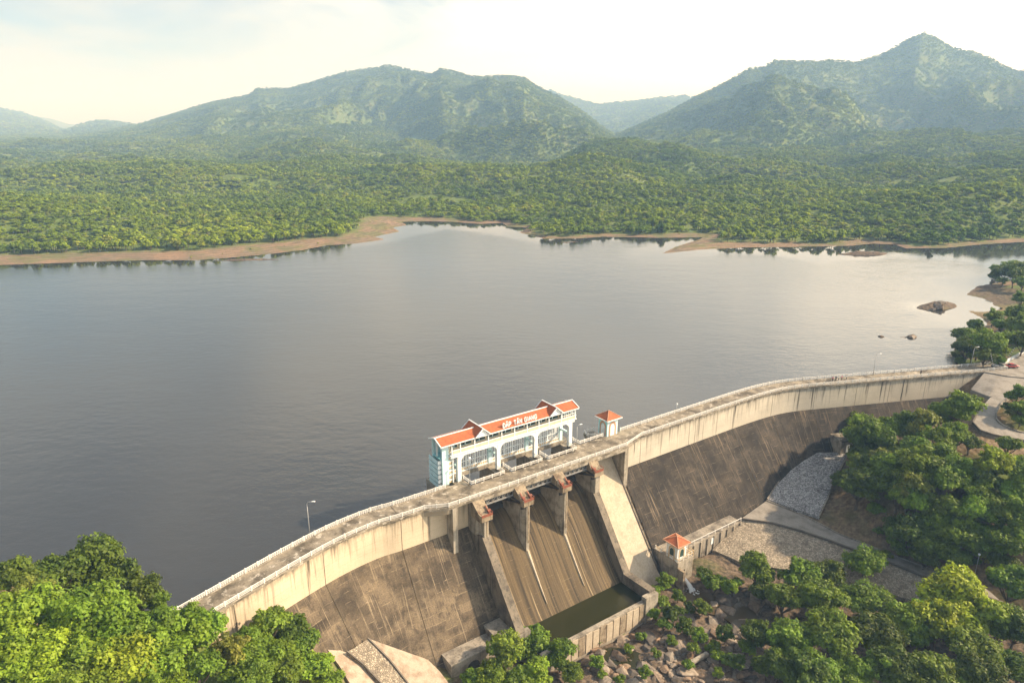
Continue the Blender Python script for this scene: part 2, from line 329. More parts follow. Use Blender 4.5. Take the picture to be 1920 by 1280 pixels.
def m_forest():
    t = NT('forest_leaves'); oi = t.n('ShaderNodeObjectInfo'); pos = t.coord('World')
    r = t.n('ShaderNodeValToRGB'); t.ln(oi.outputs['Random'], r.inputs['Fac'])
    e = r.color_ramp.elements; e[0].position = 0.0; e[0].color = (0.215, 0.310, 0.046, 1); e[1].position = 1.0; e[1].color = (0.36, 0.40, 0.10, 1)
    for p, c in ((0.2, (0.270, 0.380, 0.050, 1)), (0.6, (0.325, 0.440, 0.056, 1)), (0.88, (0.370, 0.475, 0.066, 1))):
        q = e.new(p); q.color = c
    big = t.noise(pos, 0.006, 4, 0.6)
    col = t.mix(t.map(big, 0.35, 0.68), t.mix(1.0, r.outputs['Color'], (0.58, 0.66, 0.8), 'MULTIPLY'), t.mix(1.0, r.outputs['Color'], (1.35, 1.22, 0.95), 'MULTIPLY'))
    col = t.mix(1.0, col, t.mix(t.attr('tint'), (0.5, 0.52, 0.55), (1.2, 1.18, 1.08)), 'MULTIPLY')
    d = t.n('ShaderNodeBsdfDiffuse'); t.ln(col, d.inputs['Color'])
    tr = t.n('ShaderNodeBsdfTranslucent'); t.ln(col, tr.inputs['Color'])
    ms = t.n('ShaderNodeMixShader'); ms.inputs[0].default_value = 0.32; t.ln(d.outputs[0], ms.inputs[1]); t.ln(tr.outputs[0], ms.inputs[2])
    t.ln(ms.outputs[0], t.out.inputs['Surface']); return t.m
M['forest'] = m_forest()
def m_bark():
    t = NT('bark'); o = t.coord('Object', (3, 3, 0.6)); a = t.noise(o, 1.5, 5)
    return t.done(t.mix(a, (0.055, 0.04, 0.028), (0.20, 0.16, 0.115)), 0.9)
M['bark'] = m_bark()
def m_terrain():
    t = NT('terrain_ground'); p = t.coord('World')
    sand, rock, slope = t.attr('sand'), t.attr('rock'), t.attr('cliff')
    n1 = t.noise(p, 0.012, 6, 0.62); n2 = t.noise(p, 0.09, 6, 0.65); n3 = t.noise(p, 0.8, 5, 0.6)
    veg = t.mix(t.map(n2, 0.35, 0.65), (0.065, 0.100, 0.024), (0.130, 0.175, 0.042))
    veg = t.mix(t.map(n1, 0.46, 0.68), veg, (0.150, 0.175, 0.055))
    dirt = t.mix(t.map(n3, 0.35, 0.65), (0.115, 0.080, 0.048), (0.28, 0.205, 0.125))
    dirt = t.mix(t.math('MULTIPLY', t.map(n2, 0.52, 0.66), 0.75), dirt, (0.085, 0.085, 0.030))
    sn = t.mix(t.map(t.noise(p, 0.05, 5, 0.6), 0.35, 0.65), (0.30, 0.200, 0.128), (0.20, 0.160, 0.110))
    sn = t.mix(t.math('MULTIPLY', t.map(t.noise(p, 0.035, 5, 0.65), 0.50, 0.60), 0.75), sn, (0.15, 0.165, 0.065))
    sn = t.mix(t.math('MULTIPLY', t.map(n3, 0.50, 0.68), 0.6), sn, (0.12, 0.095, 0.07))
    pz = t.math('ADD', t.xyz(p)[2], t.math('MULTIPLY', n2, 0.9)); bands = t.map(t.math('PINGPONG', pz, 0.28), 0.05, 0.22)
    sn = t.mix(t.math('MULTIPLY', bands, 0.5), sn, t.mix(1.0, sn, (0.5, 0.48, 0.45), 'MULTIPLY'))
    rk = t.mix(t.map(n3, 0.35, 0.65), (0.050, 0.040, 0.032), (0.20, 0.15, 0.105))
    cl = t.mix(t.map(n2, 0.4, 0.65), (0.10, 0.085, 0.065), (0.21, 0.175, 0.135))
    col = t.mix(t.math('MULTIPLY', slope, t.map(n2, 0.48, 0.62)), veg, cl)
    col = t.mix(t.attr('dirt'), col, dirt)
    col = t.mix(sand, col, sn)
    col = t.mix(rock, col, rk)
    h = t.math('ADD', n3, t.math('MULTIPLY', n2, 1.5))
    return t.done(col, 0.95, t.bump(h, 0.6, 0.6), spec=0.1)
M['terrain'] = m_terrain()
def m_stone(name, base, dark, sc=1.6):
    t = NT(name); o = t.coord('Object')
    c = t.vor(o, sc, 'F1', 'Color'); d = t.vor(o, sc, 'DISTANCE_TO_EDGE'); r, g, b = t.n('ShaderNodeSeparateColor'), None, None
    t.ln(c, r.inputs[0])
    col = t.mix(r.outputs[0], tuple(k * 0.55 for k in base), tuple(min(1, k * 1.25) for k in base))
    col = t.mix(t.map(d, 0.02, 0.09, 1, 0), col, dark)
    a = t.noise(o, 0.18, 6, 0.62, 0.6); a2 = t.noise(o, 0.9, 5, 0.65)
    col = t.mix(t.math('MULTIPLY', t.map(a, 0.50, 0.66), t.map(a2, 0.4, 0.6)), col, dark)
    return t.done(col, 0.9, t.bump(t.map(d, 0.0, 0.15), 0.8, 0.15))
M['stone'] = m_stone('stone_pitching', (0.42, 0.355, 0.265), (0.19, 0.155, 0.115), 2.3)
M['stone_g'] = m_stone('grey_stone_pitching', (0.46, 0.45, 0.44), (0.07, 0.066, 0.064), 2.0)
M['apron'] = m_conc('pale_plastered_bank', (0.40, 0.34, 0.265), (0.22, 0.15, 0.10), 0.8, 1.5, 0.25)
M['road'] = m_conc('concrete_road', (0.30, 0.275, 0.24), (0.17, 0.15, 0.125), 0.8, 0.9, 0.0)
M['kerb'] = m_conc('dark_kerb', (0.16, 0.14, 0.115), (0.06, 0.05, 0.04), 0.6, 1.0, 0.2)
def m_rock():
    t = NT('river_rock'); oi = t.n('ShaderNodeObjectInfo'); o = t.coord('Object')
    a = t.noise(o, 1.6, 8, 0.75, 0.6)
    r = t.n('ShaderNodeValToRGB'); t.ln(oi.outputs['Random'], r.inputs['Fac']); e = r.color_ramp.elements
    e[0].color = (0.12, 0.105, 0.09, 1); e[1].color = (0.30, 0.20, 0.125, 1); q = e.new(0.4); q.color = (0.37, 0.31, 0.24, 1); q = e.new(0.72); q.color = (0.27, 0.215, 0.16, 1)
    col = t.mix(t.map(a, 0.38, 0.66), r.outputs['Color'], t.mix(1.0, r.outputs['Color'], (0.38, 0.34, 0.32), 'MULTIPLY'))
    return t.done(col, 0.88, t.bump(a, 0.6, 0.15))
M['rock'] = m_rock()
def m_lake():
    t = NT('lake_water'); p = t.coord('World')
    calm = t.attr('calm')
    w1 = t.noise(t.coord('World', (0.55, 1.0, 1), rot=(0, 0, 0.5)), 0.42, 3, 0.5, 0.3)
    w2 = t.noise(t.coord('World', (0.8, 1.0, 1), rot=(0, 0, -0.3)), 1.3, 3, 0.5)
    w3 = t.noise(t.coord('World', (0.5, 1.0, 1), rot=(0, 0, 0.2)), 0.085, 2, 0.5)
    h = t.math('ADD', t.math('MULTIPLY', w1, 1.0), t.math('ADD', t.math('MULTIPLY', w2, 0.30), t.math('MULTIPLY', w3, 1.3)))
    pat = t.map(t.noise(t.coord('World', (0.5, 1.0, 1)), 0.012, 4), 0.38, 0.62, 0.75, 1.05)
    stg = t.math('MULTIPLY', t.math('SUBTRACT', 1.0, calm), t.math('MULTIPLY', pat, 0.24))
    b = t.n('ShaderNodeBump'); t.ln(h, b.inputs['Height']); t.ln(t.math('ADD', stg, 0.03), b.inputs['Strength']); b.inputs['Distance'].default_value = 0.42
    rg = t.map(calm, 0, 1, 0.11, 0.05)
    return t.done((0.034, 0.033, 0.030), rg, b.outputs['Normal'], spec=0.5, IOR=1.78)
M['lake'] = m_lake()
def m_pool():
    t = NT('green_basin_water'); p = t.coord('World')
    return t.done((0.026, 0.026, 0.008), 0.06, t.bump(t.noise(p, 2.0, 3), 0.06, 0.1), spec=0.4, IOR=1.333)
M['pool'] = m_pool()
def m_stream():
    t = NT('brown_stream_water'); p = t.coord('World')
    return t.done((0.085, 0.062, 0.035), 0.10, t.bump(t.noise(p, 2.5, 3), 0.15, 0.1), spec=0.4, IOR=1.333)
M['stream'] = m_stream()
M['foam'] = m_plain('white_water', (0.78, 0.79, 0.77), 0.5)

# ================================================================== TERRAIN
def vnoise(x, y, seed=0):
    xi = np.floor(x); yi = np.floor(y); fx = x - xi; fy = y - yi
    fx = fx * fx * fx * (fx * (fx * 6 - 15) + 10); fy = fy * fy * fy * (fy * (fy * 6 - 15) + 10)
    xi = xi.astype(np.int64); yi = yi.astype(np.int64)
    def h(a, b):
        n = (a * 374761393 + b * 668265263 + seed * 1442695041) & 0xffffffff
        n = ((n ^ (n >> 13)) * 1274126177) & 0xffffffff
        return ((n ^ (n >> 16)) & 0xffff) / 65535.0
    return (h(xi, yi) * (1 - fx) + h(xi + 1, yi) * fx) * (1 - fy) + (h(xi, yi + 1) * (1 - fx) + h(xi + 1, yi + 1) * fx) * fy
def fbm(x, y, oct=4, seed=0, gain=0.5):
    a, s, t = 1.0, 0, 0
    for i in range(oct):
        s = s + a * (vnoise(x, y, seed + i) * 2 - 1); t += a; a *= gain; x = x * 2.03 + 17.1; y = y * 2.03 + 5.3
    return s / t
def ridged(x, y, oct=4, seed=0):
    a, s, t = 1.0, 0, 0
    for i in range(oct):
        s = s + a * (1 - np.abs(vnoise(x, y, seed + i) * 2 - 1) * 1.6); t += a; a *= 0.5; x = x * 2.07 + 9.1; y = y * 2.07 + 3.3
    return s / t
def sm(a, b, x):
    t = np.clip((x - a) / (b - a), 0, 1); return t * t * (3 - 2 * t)

# --- shoreline of the reservoir, traced on the water plane
SH_PX = [(-420, 560), (-150, 512), (0, 497), (28, 496), (87, 494), (167, 491), (267, 488), (367, 488), (433, 483), (500, 477), (567, 469), (613, 460), (666, 457), (723, 449), (703, 444), (751, 434), (737, 427), (764, 422), (753, 416), (804, 415), (843, 416), (900, 420), (942, 418), (950, 425), (992, 427), (972, 436), (1020, 448), (1091, 447), (1127, 444), (1197, 445), (1231, 446), (1318, 445), (1310, 449), (1265, 463), (1239, 476), (1318, 468), (1397, 464), (1496, 463), (1595, 461), (1635, 457), (1679, 459), (1698, 466), (1774, 465), (1833, 459), (1912, 454), (2050, 446), (2200, 470), (2150, 500), (2000, 512), (1925, 522), (1870, 530), (1832, 536), (1810, 553), (1840, 559), (1862, 567), (1860, 572), (1882, 579), (1847, 584), (1814, 583), (1838, 595), (1849, 607), (1832, 619), (1799, 627), (1786, 643), (1790, 665)]
shore = [up(x, y, WZ)[:2] for x, y in SH_PX]
RIGHT_SHORE_N = len(shore)
shore += [np.array(p) for p in ((176, 249), (150, 243), (110, 233), (88, 225), (60, 207), (30, 187), (-16, 160), (-48, 130), (-66, 113), (-78, 118), (-100, 128), (-135, 141), (-180, 160), (-260, 230), (-420, 340))]
SHORE = np.array(shore)
def sdf(x, y, poly=SHORE):                # + outside the lake, - inside
    shp = x.shape; x = x.ravel(); y = y.ravel()
    best = np.full(x.shape, 1e18); ins = np.zeros(x.shape, bool); n = len(poly)
    for i in range(n):
        ax, ay = poly[i]; bx, by = poly[(i + 1) % n]; ex, ey = bx - ax, by - ay
        t = np.clip(((x - ax) * ex + (y - ay) * ey) / (ex * ex + ey * ey + 1e-9), 0, 1)
        best = np.minimum(best, (x - ax - t * ex) ** 2 + (y - ay - t * ey) ** 2)
        c = (ay > y) != (by > y)
        ins ^= c & (x < ex * (y - ay) / ((by - ay) if by != ay else 1e-9) + ax)
    return (np.sqrt(best) * np.where(ins, -1, 1)).reshape(shp)

# --- ridges of the hills: (column, row of the tree tops, depth in metres)
RIDGES = [
 # pts, near width, far width, power, tree height, noise
 ([(-420, 352, 640), (-100, 355, 660), (0, 358, 680), (110, 368, 690), (200, 384, 690), (300, 393, 680), (420, 390, 700), (520, 390, 720), (620, 396, 720), (690, 404, 715), (740, 416, 700), (790, 440, 690)], 170, 300, 0.9, 10, 0.05),
 ([(-300, 350, 1250), (60, 352, 1250), (150, 352, 1200), (190, 345, 1150), (250, 340, 1120), (330, 344, 1120), (420, 356, 1120), (500, 370, 1100), (600, 384, 1080), (700, 392, 1050)], 350, 500, 1.0, 9, 0.12),
 ([(560, 392, 1150), (700, 374, 1300), (800, 357, 1450), (870, 340, 1550), (950, 313, 1600), (1030, 297, 1650), (1100, 272, 1700), (1180, 256, 1750), (1260, 262, 1800), (1400, 268, 1900), (1560, 262, 2000), (1750, 255, 2000), (1930, 240, 1900), (2200, 225, 1800)], 1000, 700, 1.15, 9, 0.26),
 ([(1180, 342, 1000), (1300, 330, 1050), (1450, 336, 1050), (1600, 330, 1000), (1750, 322, 950), (1920, 312, 900), (2200, 300, 850)], 420, 420, 1.0, 9, 0.30),
 ([(1020, 300, 3300), (1100, 268, 3400), (1165, 248, 3500), (1240, 214, 3500), (1300, 181, 3500), (1350, 155, 3500), (1393, 128, 3500), (1420, 125, 3500), (1440, 112, 3500), (1500, 114, 3500), (1540, 112, 3550), (1590, 115, 3600), (1635, 100, 3650), (1670, 76, 3700), (1703, 60, 3700), (1730, 71, 3700), (1760, 88, 3700), (1792, 94, 3650), (1830, 105, 3600), (1860, 122, 3600), (1888, 133, 3600), (1925, 117, 3600), (2000, 90, 3600), (2200, 110, 3600)], 1650, 2500, 1.35, 5, 0.14),
 ([(-500, 300, 2600), (-200, 294, 2600), (0, 284, 2600), (100, 277, 2600), (230, 264, 2650), (330, 255, 2700), (440, 244, 2750), (540, 232, 2800), (640, 226, 2850), (720, 236, 2900), (800, 248, 2900), (1000, 290, 2800)], 1150, 1300, 1.25, 6, 0.16),
 ([(60, 262, 4600), (130, 252, 4600), (200, 244, 4500), (260, 233, 4500), (330, 212, 4400), (400, 191, 4300), (470, 178, 4300), (490, 165, 4300), (550, 165, 4300), (600, 150, 4300), (650, 135, 4300), (735, 121, 4300), (780, 132, 4200), (812, 137, 4000), (830, 127, 3900), (856, 133, 3900), (885, 142, 3850), (960, 141, 3700), (985, 146, 3650), (1010, 163, 3600), (1050, 182, 3550), (1090, 207, 3500), (1130, 238, 3450), (1200, 280, 3400)], 1900, 2500, 1.3, 5, 0.14),
 ([(960, 180, 7000), (1030, 170, 7000), (1062, 181, 7000), (1120, 196, 7000), (1180, 190, 7000), (1230, 184, 7000), (1275, 180, 7000), (1340, 190, 7000), (1400, 210, 7000)], 2600, 2500, 1.2, 6, 0.09),
 ([(60, 262, 6400), (120, 246, 6400), (155, 234, 6400), (192, 225, 6400), (240, 232, 6400), (300, 240, 6400), (400, 250, 6400)], 1800, 2000, 1.2, 6, 0.06),
 ([(-500, 170, 7600), (-200, 180, 7600), (-60, 192, 7600), (0, 203, 7600), (40, 210, 7600), (75, 222, 7600), (110, 240, 7600), (140, 256, 7600)], 2600, 2000, 1.1, 6, 0.06),
 ([(40, 226, 10500), (70, 217, 10500), (100, 222, 10500), (130, 232, 10500), (158, 234, 10500), (220, 250, 10500)], 2500, 2000, 1.1, 6, 0.04),
]
def far_hills(x, y):
    X = XA(x, np.maximum(y, 1.0)); wx = fbm(x / 260, y / 260, 3, 40) * 60; wy = fbm(x / 260, y / 260, 3, 50) * 60
    base = -3.0 + np.clip(y - 900, 0, 4000) * 0.012
    out = base + 2.0 * fbm(x / 90, y / 90, 3, 5)
    for k, (pts, wn_, wf, pw, th, na) in enumerate(RIDGES):
        P = np.array(pts, float); H = np.array([hgt(r, d) - th for _, r, d in pts])
        h = np.interp(X, P[:, 0], H, left=-60, right=-60); Y = np.interp(X, P[:, 0], P[:, 2])
        d = y - Y; q = np.where(d < 0, -d / wn_, d / wf)
        e = np.clip(1 - q, 0, 1) ** pw
        hh = base + (h - base) * e
        amp = np.maximum(h - base, 8)
        damp = sm(0.02, 0.42, q) * sm(1.05, 0.75, q)
        L = 170 + 0.085 * Y
        rg = ridged((x + wx) / L, (y + wy) / (L * 1.7), 5, 60 + k * 7) - 0.35
        hh = hh + amp * na * (2.2 + 1.3 * sm(2000, 3200, Y)) * rg * damp
        out = np.maximum(out, np.where(q < 1, hh, -60))
    out = out + 44 * fbm(x / 250, y / 300, 3, 12) * sm(760, 1050, y) * sm(3300, 2300, y)
    return out + 1.2 * fbm(x / 35, y / 35, 2, 9)

# --- strips of paving and banks near the dam, each between two edge lines (column, row, height)
STRIPS = {
 'pit_bank': ([(1390, 974, -27.9), (1444, 981, -28.1), (1500, 996, -28.4), (1556, 1015, -28.7), (1601, 1032, -29.0), (1684, 1062, -29.5), (1736, 1084, -29.9), (1800, 1106, -30.3)],
              [(1336, 1030, -32.2), (1385, 1052, -32.3), (1440, 1062, -32.4), (1500, 1070, -32.5), (1560, 1082, -32.6), (1640, 1102, -32.8), (1700, 1122, -33.0), (1760, 1140, -33.2)]),
 'berm_road': ([(1437, 939, -27.7), (1470, 952, -27.9), (1508, 968, -28.1), (1540, 984, -28.4), (1576, 1003, -28.7), (1627, 1022, -29.0), (1684, 1045, -29.4), (1755, 1071, -29.8), (1840, 1096, -30.3)],
               [(1389, 973, -27.7), (1444, 980, -27.9), (1500, 995, -28.2), (1556, 1014, -28.5), (1601, 1031, -28.8), (1684, 1061, -29.3), (1736, 1083, -29.7), (1800, 1105, -30.1), (1880, 1130, -30.6)]),
 'upper_bank': ([(1439, 936, -27.5), (1462, 899, -25.2), (1485, 864, -22.7), (1506, 850, -21.2)],
                [(1536, 968, -27.2), (1551, 935, -25.4), (1566, 898, -23.2), (1592, 846, -19.6)]),
 'apron_a': ([(606, 1206, -17.2), (635, 1245, -19.6), (662, 1290, -22.2)], [(650, 1223, -19.9), (680, 1248, -22.4), (717, 1287, -25.4)]),
 'apron_b': ([(651, 1223, -19.5), (681, 1247, -22.0), (718, 1286, -25.0)], [(690, 1198, -19.6), (730, 1238, -23.2), (768, 1286, -26.8)]),
 'apron_c': ([(692, 1197, -20.0), (731, 1238, -23.6), (769, 1286, -27.2)], [(803, 1236, -27.7), (825, 1258, -29.2), (847, 1287, -31.0)]),
 'hill_road': ([(1960, 716, -1.2), (1925, 722, -1.5), (1885, 732, -2.0), (1857, 745, -2.6), (1835, 770, -3.5), (1824, 793, -4.5), (1838, 808, -5.2), (1862, 816, -5.8), (1890, 822, -6.5), (1950, 832, -7.4)],
               [(1960, 729, -1.3), (1925, 735, -1.7), (1895, 744, -2.2), (1878, 757, -2.9), (1867, 775, -3.6), (1868, 788, -4.3), (1876, 796, -4.9), (1890, 803, -5.4), (1908, 810, -6.0), (1955, 818, -6.9)]),
 'crest_yard': ([(1852, 684, 0.0), (1890, 672, 0.3), (1960, 645, 1.0)], [(1846, 697, 0.0), (1890, 705, -0.2), (1960, 712, -0.8)]),
 'yard_bank': ([(1846, 698, -0.3), (1890, 706, -0.5), (1960, 712, -1.0)], [(1820, 730, -3.4), (1857, 744, -2.9), (1960, 716, -1.6)]),
}
def resample(pl, n):
    P = np.array([up(*p) for p in pl]); t = np.r_[0, np.cumsum(np.linalg.norm(np.diff(P, axis=0), axis=1))]; t /= t[-1]
    q = np.linspace(0, 1, n); return np.stack([np.interp(q, t, P[:, i]) for i in range(3)], 1)
CTRL = []
for nm, (a, b) in STRIPS.items():
    n = max(len(a), len(b)) if nm not in ('upper_bank', 'yard_bank', 'apron_c') else 9; A_ = resample(a, n); B_ = resample(b, n)
    for f in ((0.0, 0.5, 1.0) if n != 9 else (0, .2, .4, .6, .8, 1)):
        for p in A_ * (1 - f) + B_ * f: CTRL.append((p[0], p[1], p[2] - 1.0))
for x, y, z in [(-63.6, 106.3, -0.4), (-84, 106.8, 1), (-74, 91, 1), (-53, 101.7, -6), (-40.8, 105.5, -13), (-83, 119, -6), (-110, 90, 8), (-95, 65, 9), (-60, 70, -2), (-40, 70, -14), (-20, 85, -26), (-10, 100, -31), (-110, 118, -5), (-145, 128, -4), (-200, 130, 6),
                (0, 60, -31), (20, 95, -34.5), (60, 95, -34.5), (100, 110, -33), (130, 120, -31), (165, 130, -22), (200, 130, -10), (230, 190, 2), (260, 240, 8), (300, 200, 12), (80, 40, -33), (150, 60, -22), (260, 100, 0),
                (52, 156, -34.4), (62, 150, -34.6), (31, 140, -34.5), (23, 131, -34.5), (54, 131, -34.2), (75, 135, -34.0), (40, 118, -34.6), (5, 115, -34.2), (-2, 122, -33.5), (95, 140, -33.2), (12, 122, -34.4),
                (50.8, 167, -32.4), (58, 165, -32.5), (63, 160, -32.8), (47, 163, -33.6), (102.8, 184.9, -24.6), (110, 177, -20), (112, 190, -19), (113.9, 217.8, -20), (122, 205, -14), (126, 190, -13), (127, 170, -18), (135, 178, -11), (122.7, 159, -29.6), (118, 166, -26), (140, 160, -19), (140, 190, -9), (146, 215, -10), (135, 222, -14.5), (150, 228, -12), (160, 231, -9.5), (168, 234, -6), (165, 190, -5), (175, 200, -1), (180, 222, 0.2), (200, 215, 2),
                (170, 205, 0.5), (205, 240, 2), (190, 252, 0), (195, 262, -3), (186, 262, -5), (205, 275, -5), (215, 262, 2), (240, 280, 6), (225, 305, -7), (250, 320, -2), (270, 350, -3), (290, 380, -5), (320, 400, 0), (300, 330, 6),
                (79.4, 195.6, -28), (95.6, 214.4, -26), (107.9, 213.9, -23.5)]: CTRL.append((x, y, z))
for u_ in range(-36, 110, 12):             # under the dam and the lake bed behind it
    for v_, z_ in ((-3, -44), (-12, -42), (-40, -30)): p = dw(u_, v_); CTRL.append((p[0], p[1], z_))
for u_, v_, z_ in ((-8, 20, -38), (5, 20, -38), (18, 20, -38), (5, 10, -40), (18, 10, -40), (30, 10, -36), (30, 17, -33.5), (30, 23, -34), (-8, 27, -34), (5, 28, -34.2), (20, 28, -34.4), (-24, 14, -32), (-24, 19, -32.5), (-14, 20, -33), (50, 17.5, -32), (60, 17.5, -32), (69, 18.5, -29.5), (55, 10, -36), (65, 10, -36)):
    p = dw(u_, v_); CTRL.append((p[0], p[1], z_))
for i in range(50, RIGHT_SHORE_N): CTRL.append((SHORE[i][0], SHORE[i][1], WZ))
for i in range(RIGHT_SHORE_N + 8, len(SHORE) - 1): CTRL.append((SHORE[i][0], SHORE[i][1], WZ))
CT = np.array(CTRL)
keep = [0]
for i in range(1, len(CT)):
    if np.min(np.hypot(CT[keep, 0] - CT[i, 0], CT[keep, 1] - CT[i, 1])) > 1.2: keep.append(i)
CT = CT[keep]
def kern(d2): return np.sqrt(d2 + 16.0)
K = kern((CT[:, None, 0] - CT[None, :, 0]) ** 2 + (CT[:, None, 1] - CT[None, :, 1]) ** 2); K -= np.eye(len(CT)) * 0.12
RW = np.linalg.solve(K, CT[:, 2] + 20)
def near_land(x, y):
    o = np.zeros_like(x) - 20.0
    for (a, b, _), w in zip(CT, RW): o += w * kern((x - a) ** 2 + (y - b) ** 2)
    return np.clip(o, -48, 60)
ISLETS = [  # (column, row, half-length, half-depth, height, turn)
 (1757, 575, 14.5, 5.2, 2.6, 0.42), (1616, 476, 22, 6, 2.2, 0.05), (470, 487, 26, 3.0, 0.8, 0.10), (1652, 631, 1.7, 0.9, 0.8, 0), (1711, 632, 2.3, 1.6, 1.5, 0), (1697, 632, 1.2, 0.6, 0.5, 0), (1688, 632, 0.9, 0.5, 0.4, 0), (1068, 454, 9, 2.2, 0.7, 0.2)]
def terrain(x, y, info=False):
    x = np.asarray(x, float); y = np.asarray(y, float)
    sd = sdf(x, y)
    wob = fbm(x / 30, y / 30, 3, 21)
    H = far_hills(x, y)
    bw = 15 + 14 * fbm(x / 90, y / 90, 2, 31) + 22 * sm(1000, 700, XA(x, np.maximum(y, 1)))      # beach width
    sdw = sd + 5 * fbm(x / 18, y / 18, 3, 33) * sm(2, 14, np.abs(sd))
    beach = WZ + np.where(sdw > 0, 0.085 * np.minimum(sdw, 60) + 0.35 * fbm(x / 9, y / 9, 3, 3) * sm(0, 10, sdw), 0.12 * sdw - 0.1)
    land = beach + (np.maximum(H, beach) - beach) * sm(bw * 0.8, bw + 110, sdw)
    d0 = np.hypot(x - 60, y - 170)
    w = sm(300, 210, d0) * sm(-330, -200, x)
    rightbank = sm(330, 250, np.hypot(x - 230, y - 300)) * sm(100, 160, x) * sm(400, 340, y)
    w = np.maximum(w, rightbank)
    if np.any(w > 0):
        N = np.full_like(x, -20.0); k = w > 0
        N[k] = near_land(x[k], y[k])
        paved = np.zeros_like(x)
        N = N + 0.35 * fbm(x / 5, y / 5, 3, 71) + 0.25 * fbm(x / 1.7, y / 1.7, 2, 73) * sm(-26, -33, N)
        N = np.where(sd < 0, np.minimum(N, WZ - 0.15 + 0.25 * sd), N)
        land = land * (1 - w) + N * w
        land = np.where(sd < 0, np.minimum(land, WZ - 0.12 + 0.1 * sd), land)
    isl = np.zeros_like(x)
    for (cx, cy, a, b, h, tr) in ISLETS:
        c = up(cx, cy, WZ); dx, dy = x - c[0], y - c[1]; ex = dx * math.cos(tr) + dy * math.sin(tr); ey = -dx * math.sin(tr) + dy * math.cos(tr)
        q = np.sqrt((ex / a) ** 2 + (ey / b) ** 2) + 0.30 * fbm(x / (a * 0.5), y / (a * 0.5), 3, 91)
        zz = WZ + h * (1.0 - q * q) * (1 + 0.5 * fbm(x / 2.5, y / 2.5, 3, 95))
        sel = q < 1.25; land = np.where(sel, np.maximum(land, zz), land); isl = np.where(sel & (zz > WZ - .3), 1.0, isl)
    if not info: return land
    return land, sd, sdw, bw, w, isl

# --- one sheet, columns fanning out from the near edge to the horizon
TX0, TX1, TNC = -1700.0, 3600.0, 1160
xs = np.linspace(TX0, TX1, TNC)
ys = np.r_[np.linspace(45, 330, 330), 330 + (900 - 330) * np.linspace(0, 1, 150)[1:] ** 1.15, 900 * (13500 / 900) ** np.linspace(0, 1, 250)[1:]]
GX, GY = np.meshgrid(xs, ys); TX = (GX - 960) / (F / CP) * GY
TZ, TSD, TSDW, TBW, TW, TISL = terrain(TX, GY, True)
nr, nc = TX.shape
def grid_mesh(name, X, Y, Z, mat, smooth=True):
    r, c = X.shape; me = bpy.data.meshes.new(name)
    me.vertices.add(r * c); me.vertices.foreach_set('co', np.stack([X, Y, Z], -1).astype(np.float32).ravel())
    i = np.arange(r * c).reshape(r, c); q = np.stack([i[:-1, :-1], i[:-1, 1:], i[1:, 1:], i[1:, :-1]], -1).reshape(-1, 4)
    me.loops.add(q.size); me.loops.foreach_set('vertex_index', q.ravel().astype(np.int32))
    me.polygons.add(len(q)); me.polygons.foreach_set('loop_start', np.arange(0, q.size, 4, dtype=np.int32))
    if smooth: me.polygons.foreach_set('use_smooth', np.ones(len(q), bool))
    me.materials.append(mat); me.update(calc_edges=True); me.validate(); return me
def vattr(me, name, arr):
    a = me.attributes.new(name, 'FLOAT', 'POINT'); a.data.foreach_set('value', np.asarray(arr, np.float32).ravel())
tm = grid_mesh('terrain', TX, GY, TZ, M['terrain'])
rockm = sm(-30.5, -33, TZ) * TW * sm(20, 60, TX + 60) * (TSD > 0)
rockm = np.maximum(rockm, TISL)
for cx_r, cy_r, rr_ in ((1850, 548, 22), (1880, 552, 22), (1835, 540, 14), (1870, 565, 16)):
    q_ = up(cx_r, cy_r, WZ); rockm = np.maximum(rockm, sm(rr_, rr_ * 0.6, np.hypot(TX - q_[0], GY - q_[1]) + 5 * fbm(TX / 6, GY / 6, 3, 35)) * 0.9)
sandm = np.where(TSD > -30, sm(TBW * 1.05 + 3, TBW * 0.7, TSDW + 6 * fbm(TX / 12, GY / 12, 3, 77)), 1.0) * (1 - TW)
sandm = np.maximum(sandm * sm(330, 420, GY), TW * sm(-8.6, -9.6, TZ) * (TSD < 40) * (GY > 225))
gz = np.gradient(TZ, axis=0) / np.maximum(np.gradient(GY, axis=0), 1e-3)
cliff = 0.7 * sm(0.45, 0.9, np.abs(gz)) * (GY > 1500)
dirt = TW * sm(-0.12, 0.25, fbm(TX / 16, GY / 16, 4, 88) + 0.30) * (TZ > -32)
vattr(tm, 'sand', sandm); vattr(tm, 'rock', rockm); vattr(tm, 'cliff', cliff); vattr(tm, 'dirt', dirt)
tag(link('terrain', tm), 'wooded hills and banks around the reservoir', kind='structure')

# --- reservoir
wx = np.linspace(TX0, TX1, 420); wy = np.r_[np.linspace(100, 330, 60), 330 * (1100 / 330) ** np.linspace(0, 1, 130)[1:]]
AX, AY = np.meshgrid(wx, wy); WX = (AX - 960) / (F / CP) * AY
lm = grid_mesh('lake', WX, AY, np.full_like(WX, WZ), M['lake'])
px_ = 960 + F * WX / (AY * CP + (ZC - WZ) * SP); py_ = 640 + F * (-AY * SP + (ZC - WZ) * CP) / (AY * CP + (ZC - WZ) * SP)
lsd = -sdf(WX, AY)
nn = fbm(WX / 70, AY / 45, 4, 15)
d_far = AY + 60 * nn
CALM = [[(1190, 430), (1215, 462), (1300, 472), (1440, 478), (1500, 486), (1545, 496), (1560, 486), (1680, 484), (1790, 490), (1850, 500), (1990, 500), (2200, 440)], [(690, 405), (655, 452), (700, 455), (760, 446), (830, 432), (900, 436), (1000, 452), (1080, 454), (1200, 450), (1210, 400)], [(-100, 480), (0, 503), (200, 498), (420, 493), (560, 479), (600, 460)]]
calm = np.zeros_like(WX)
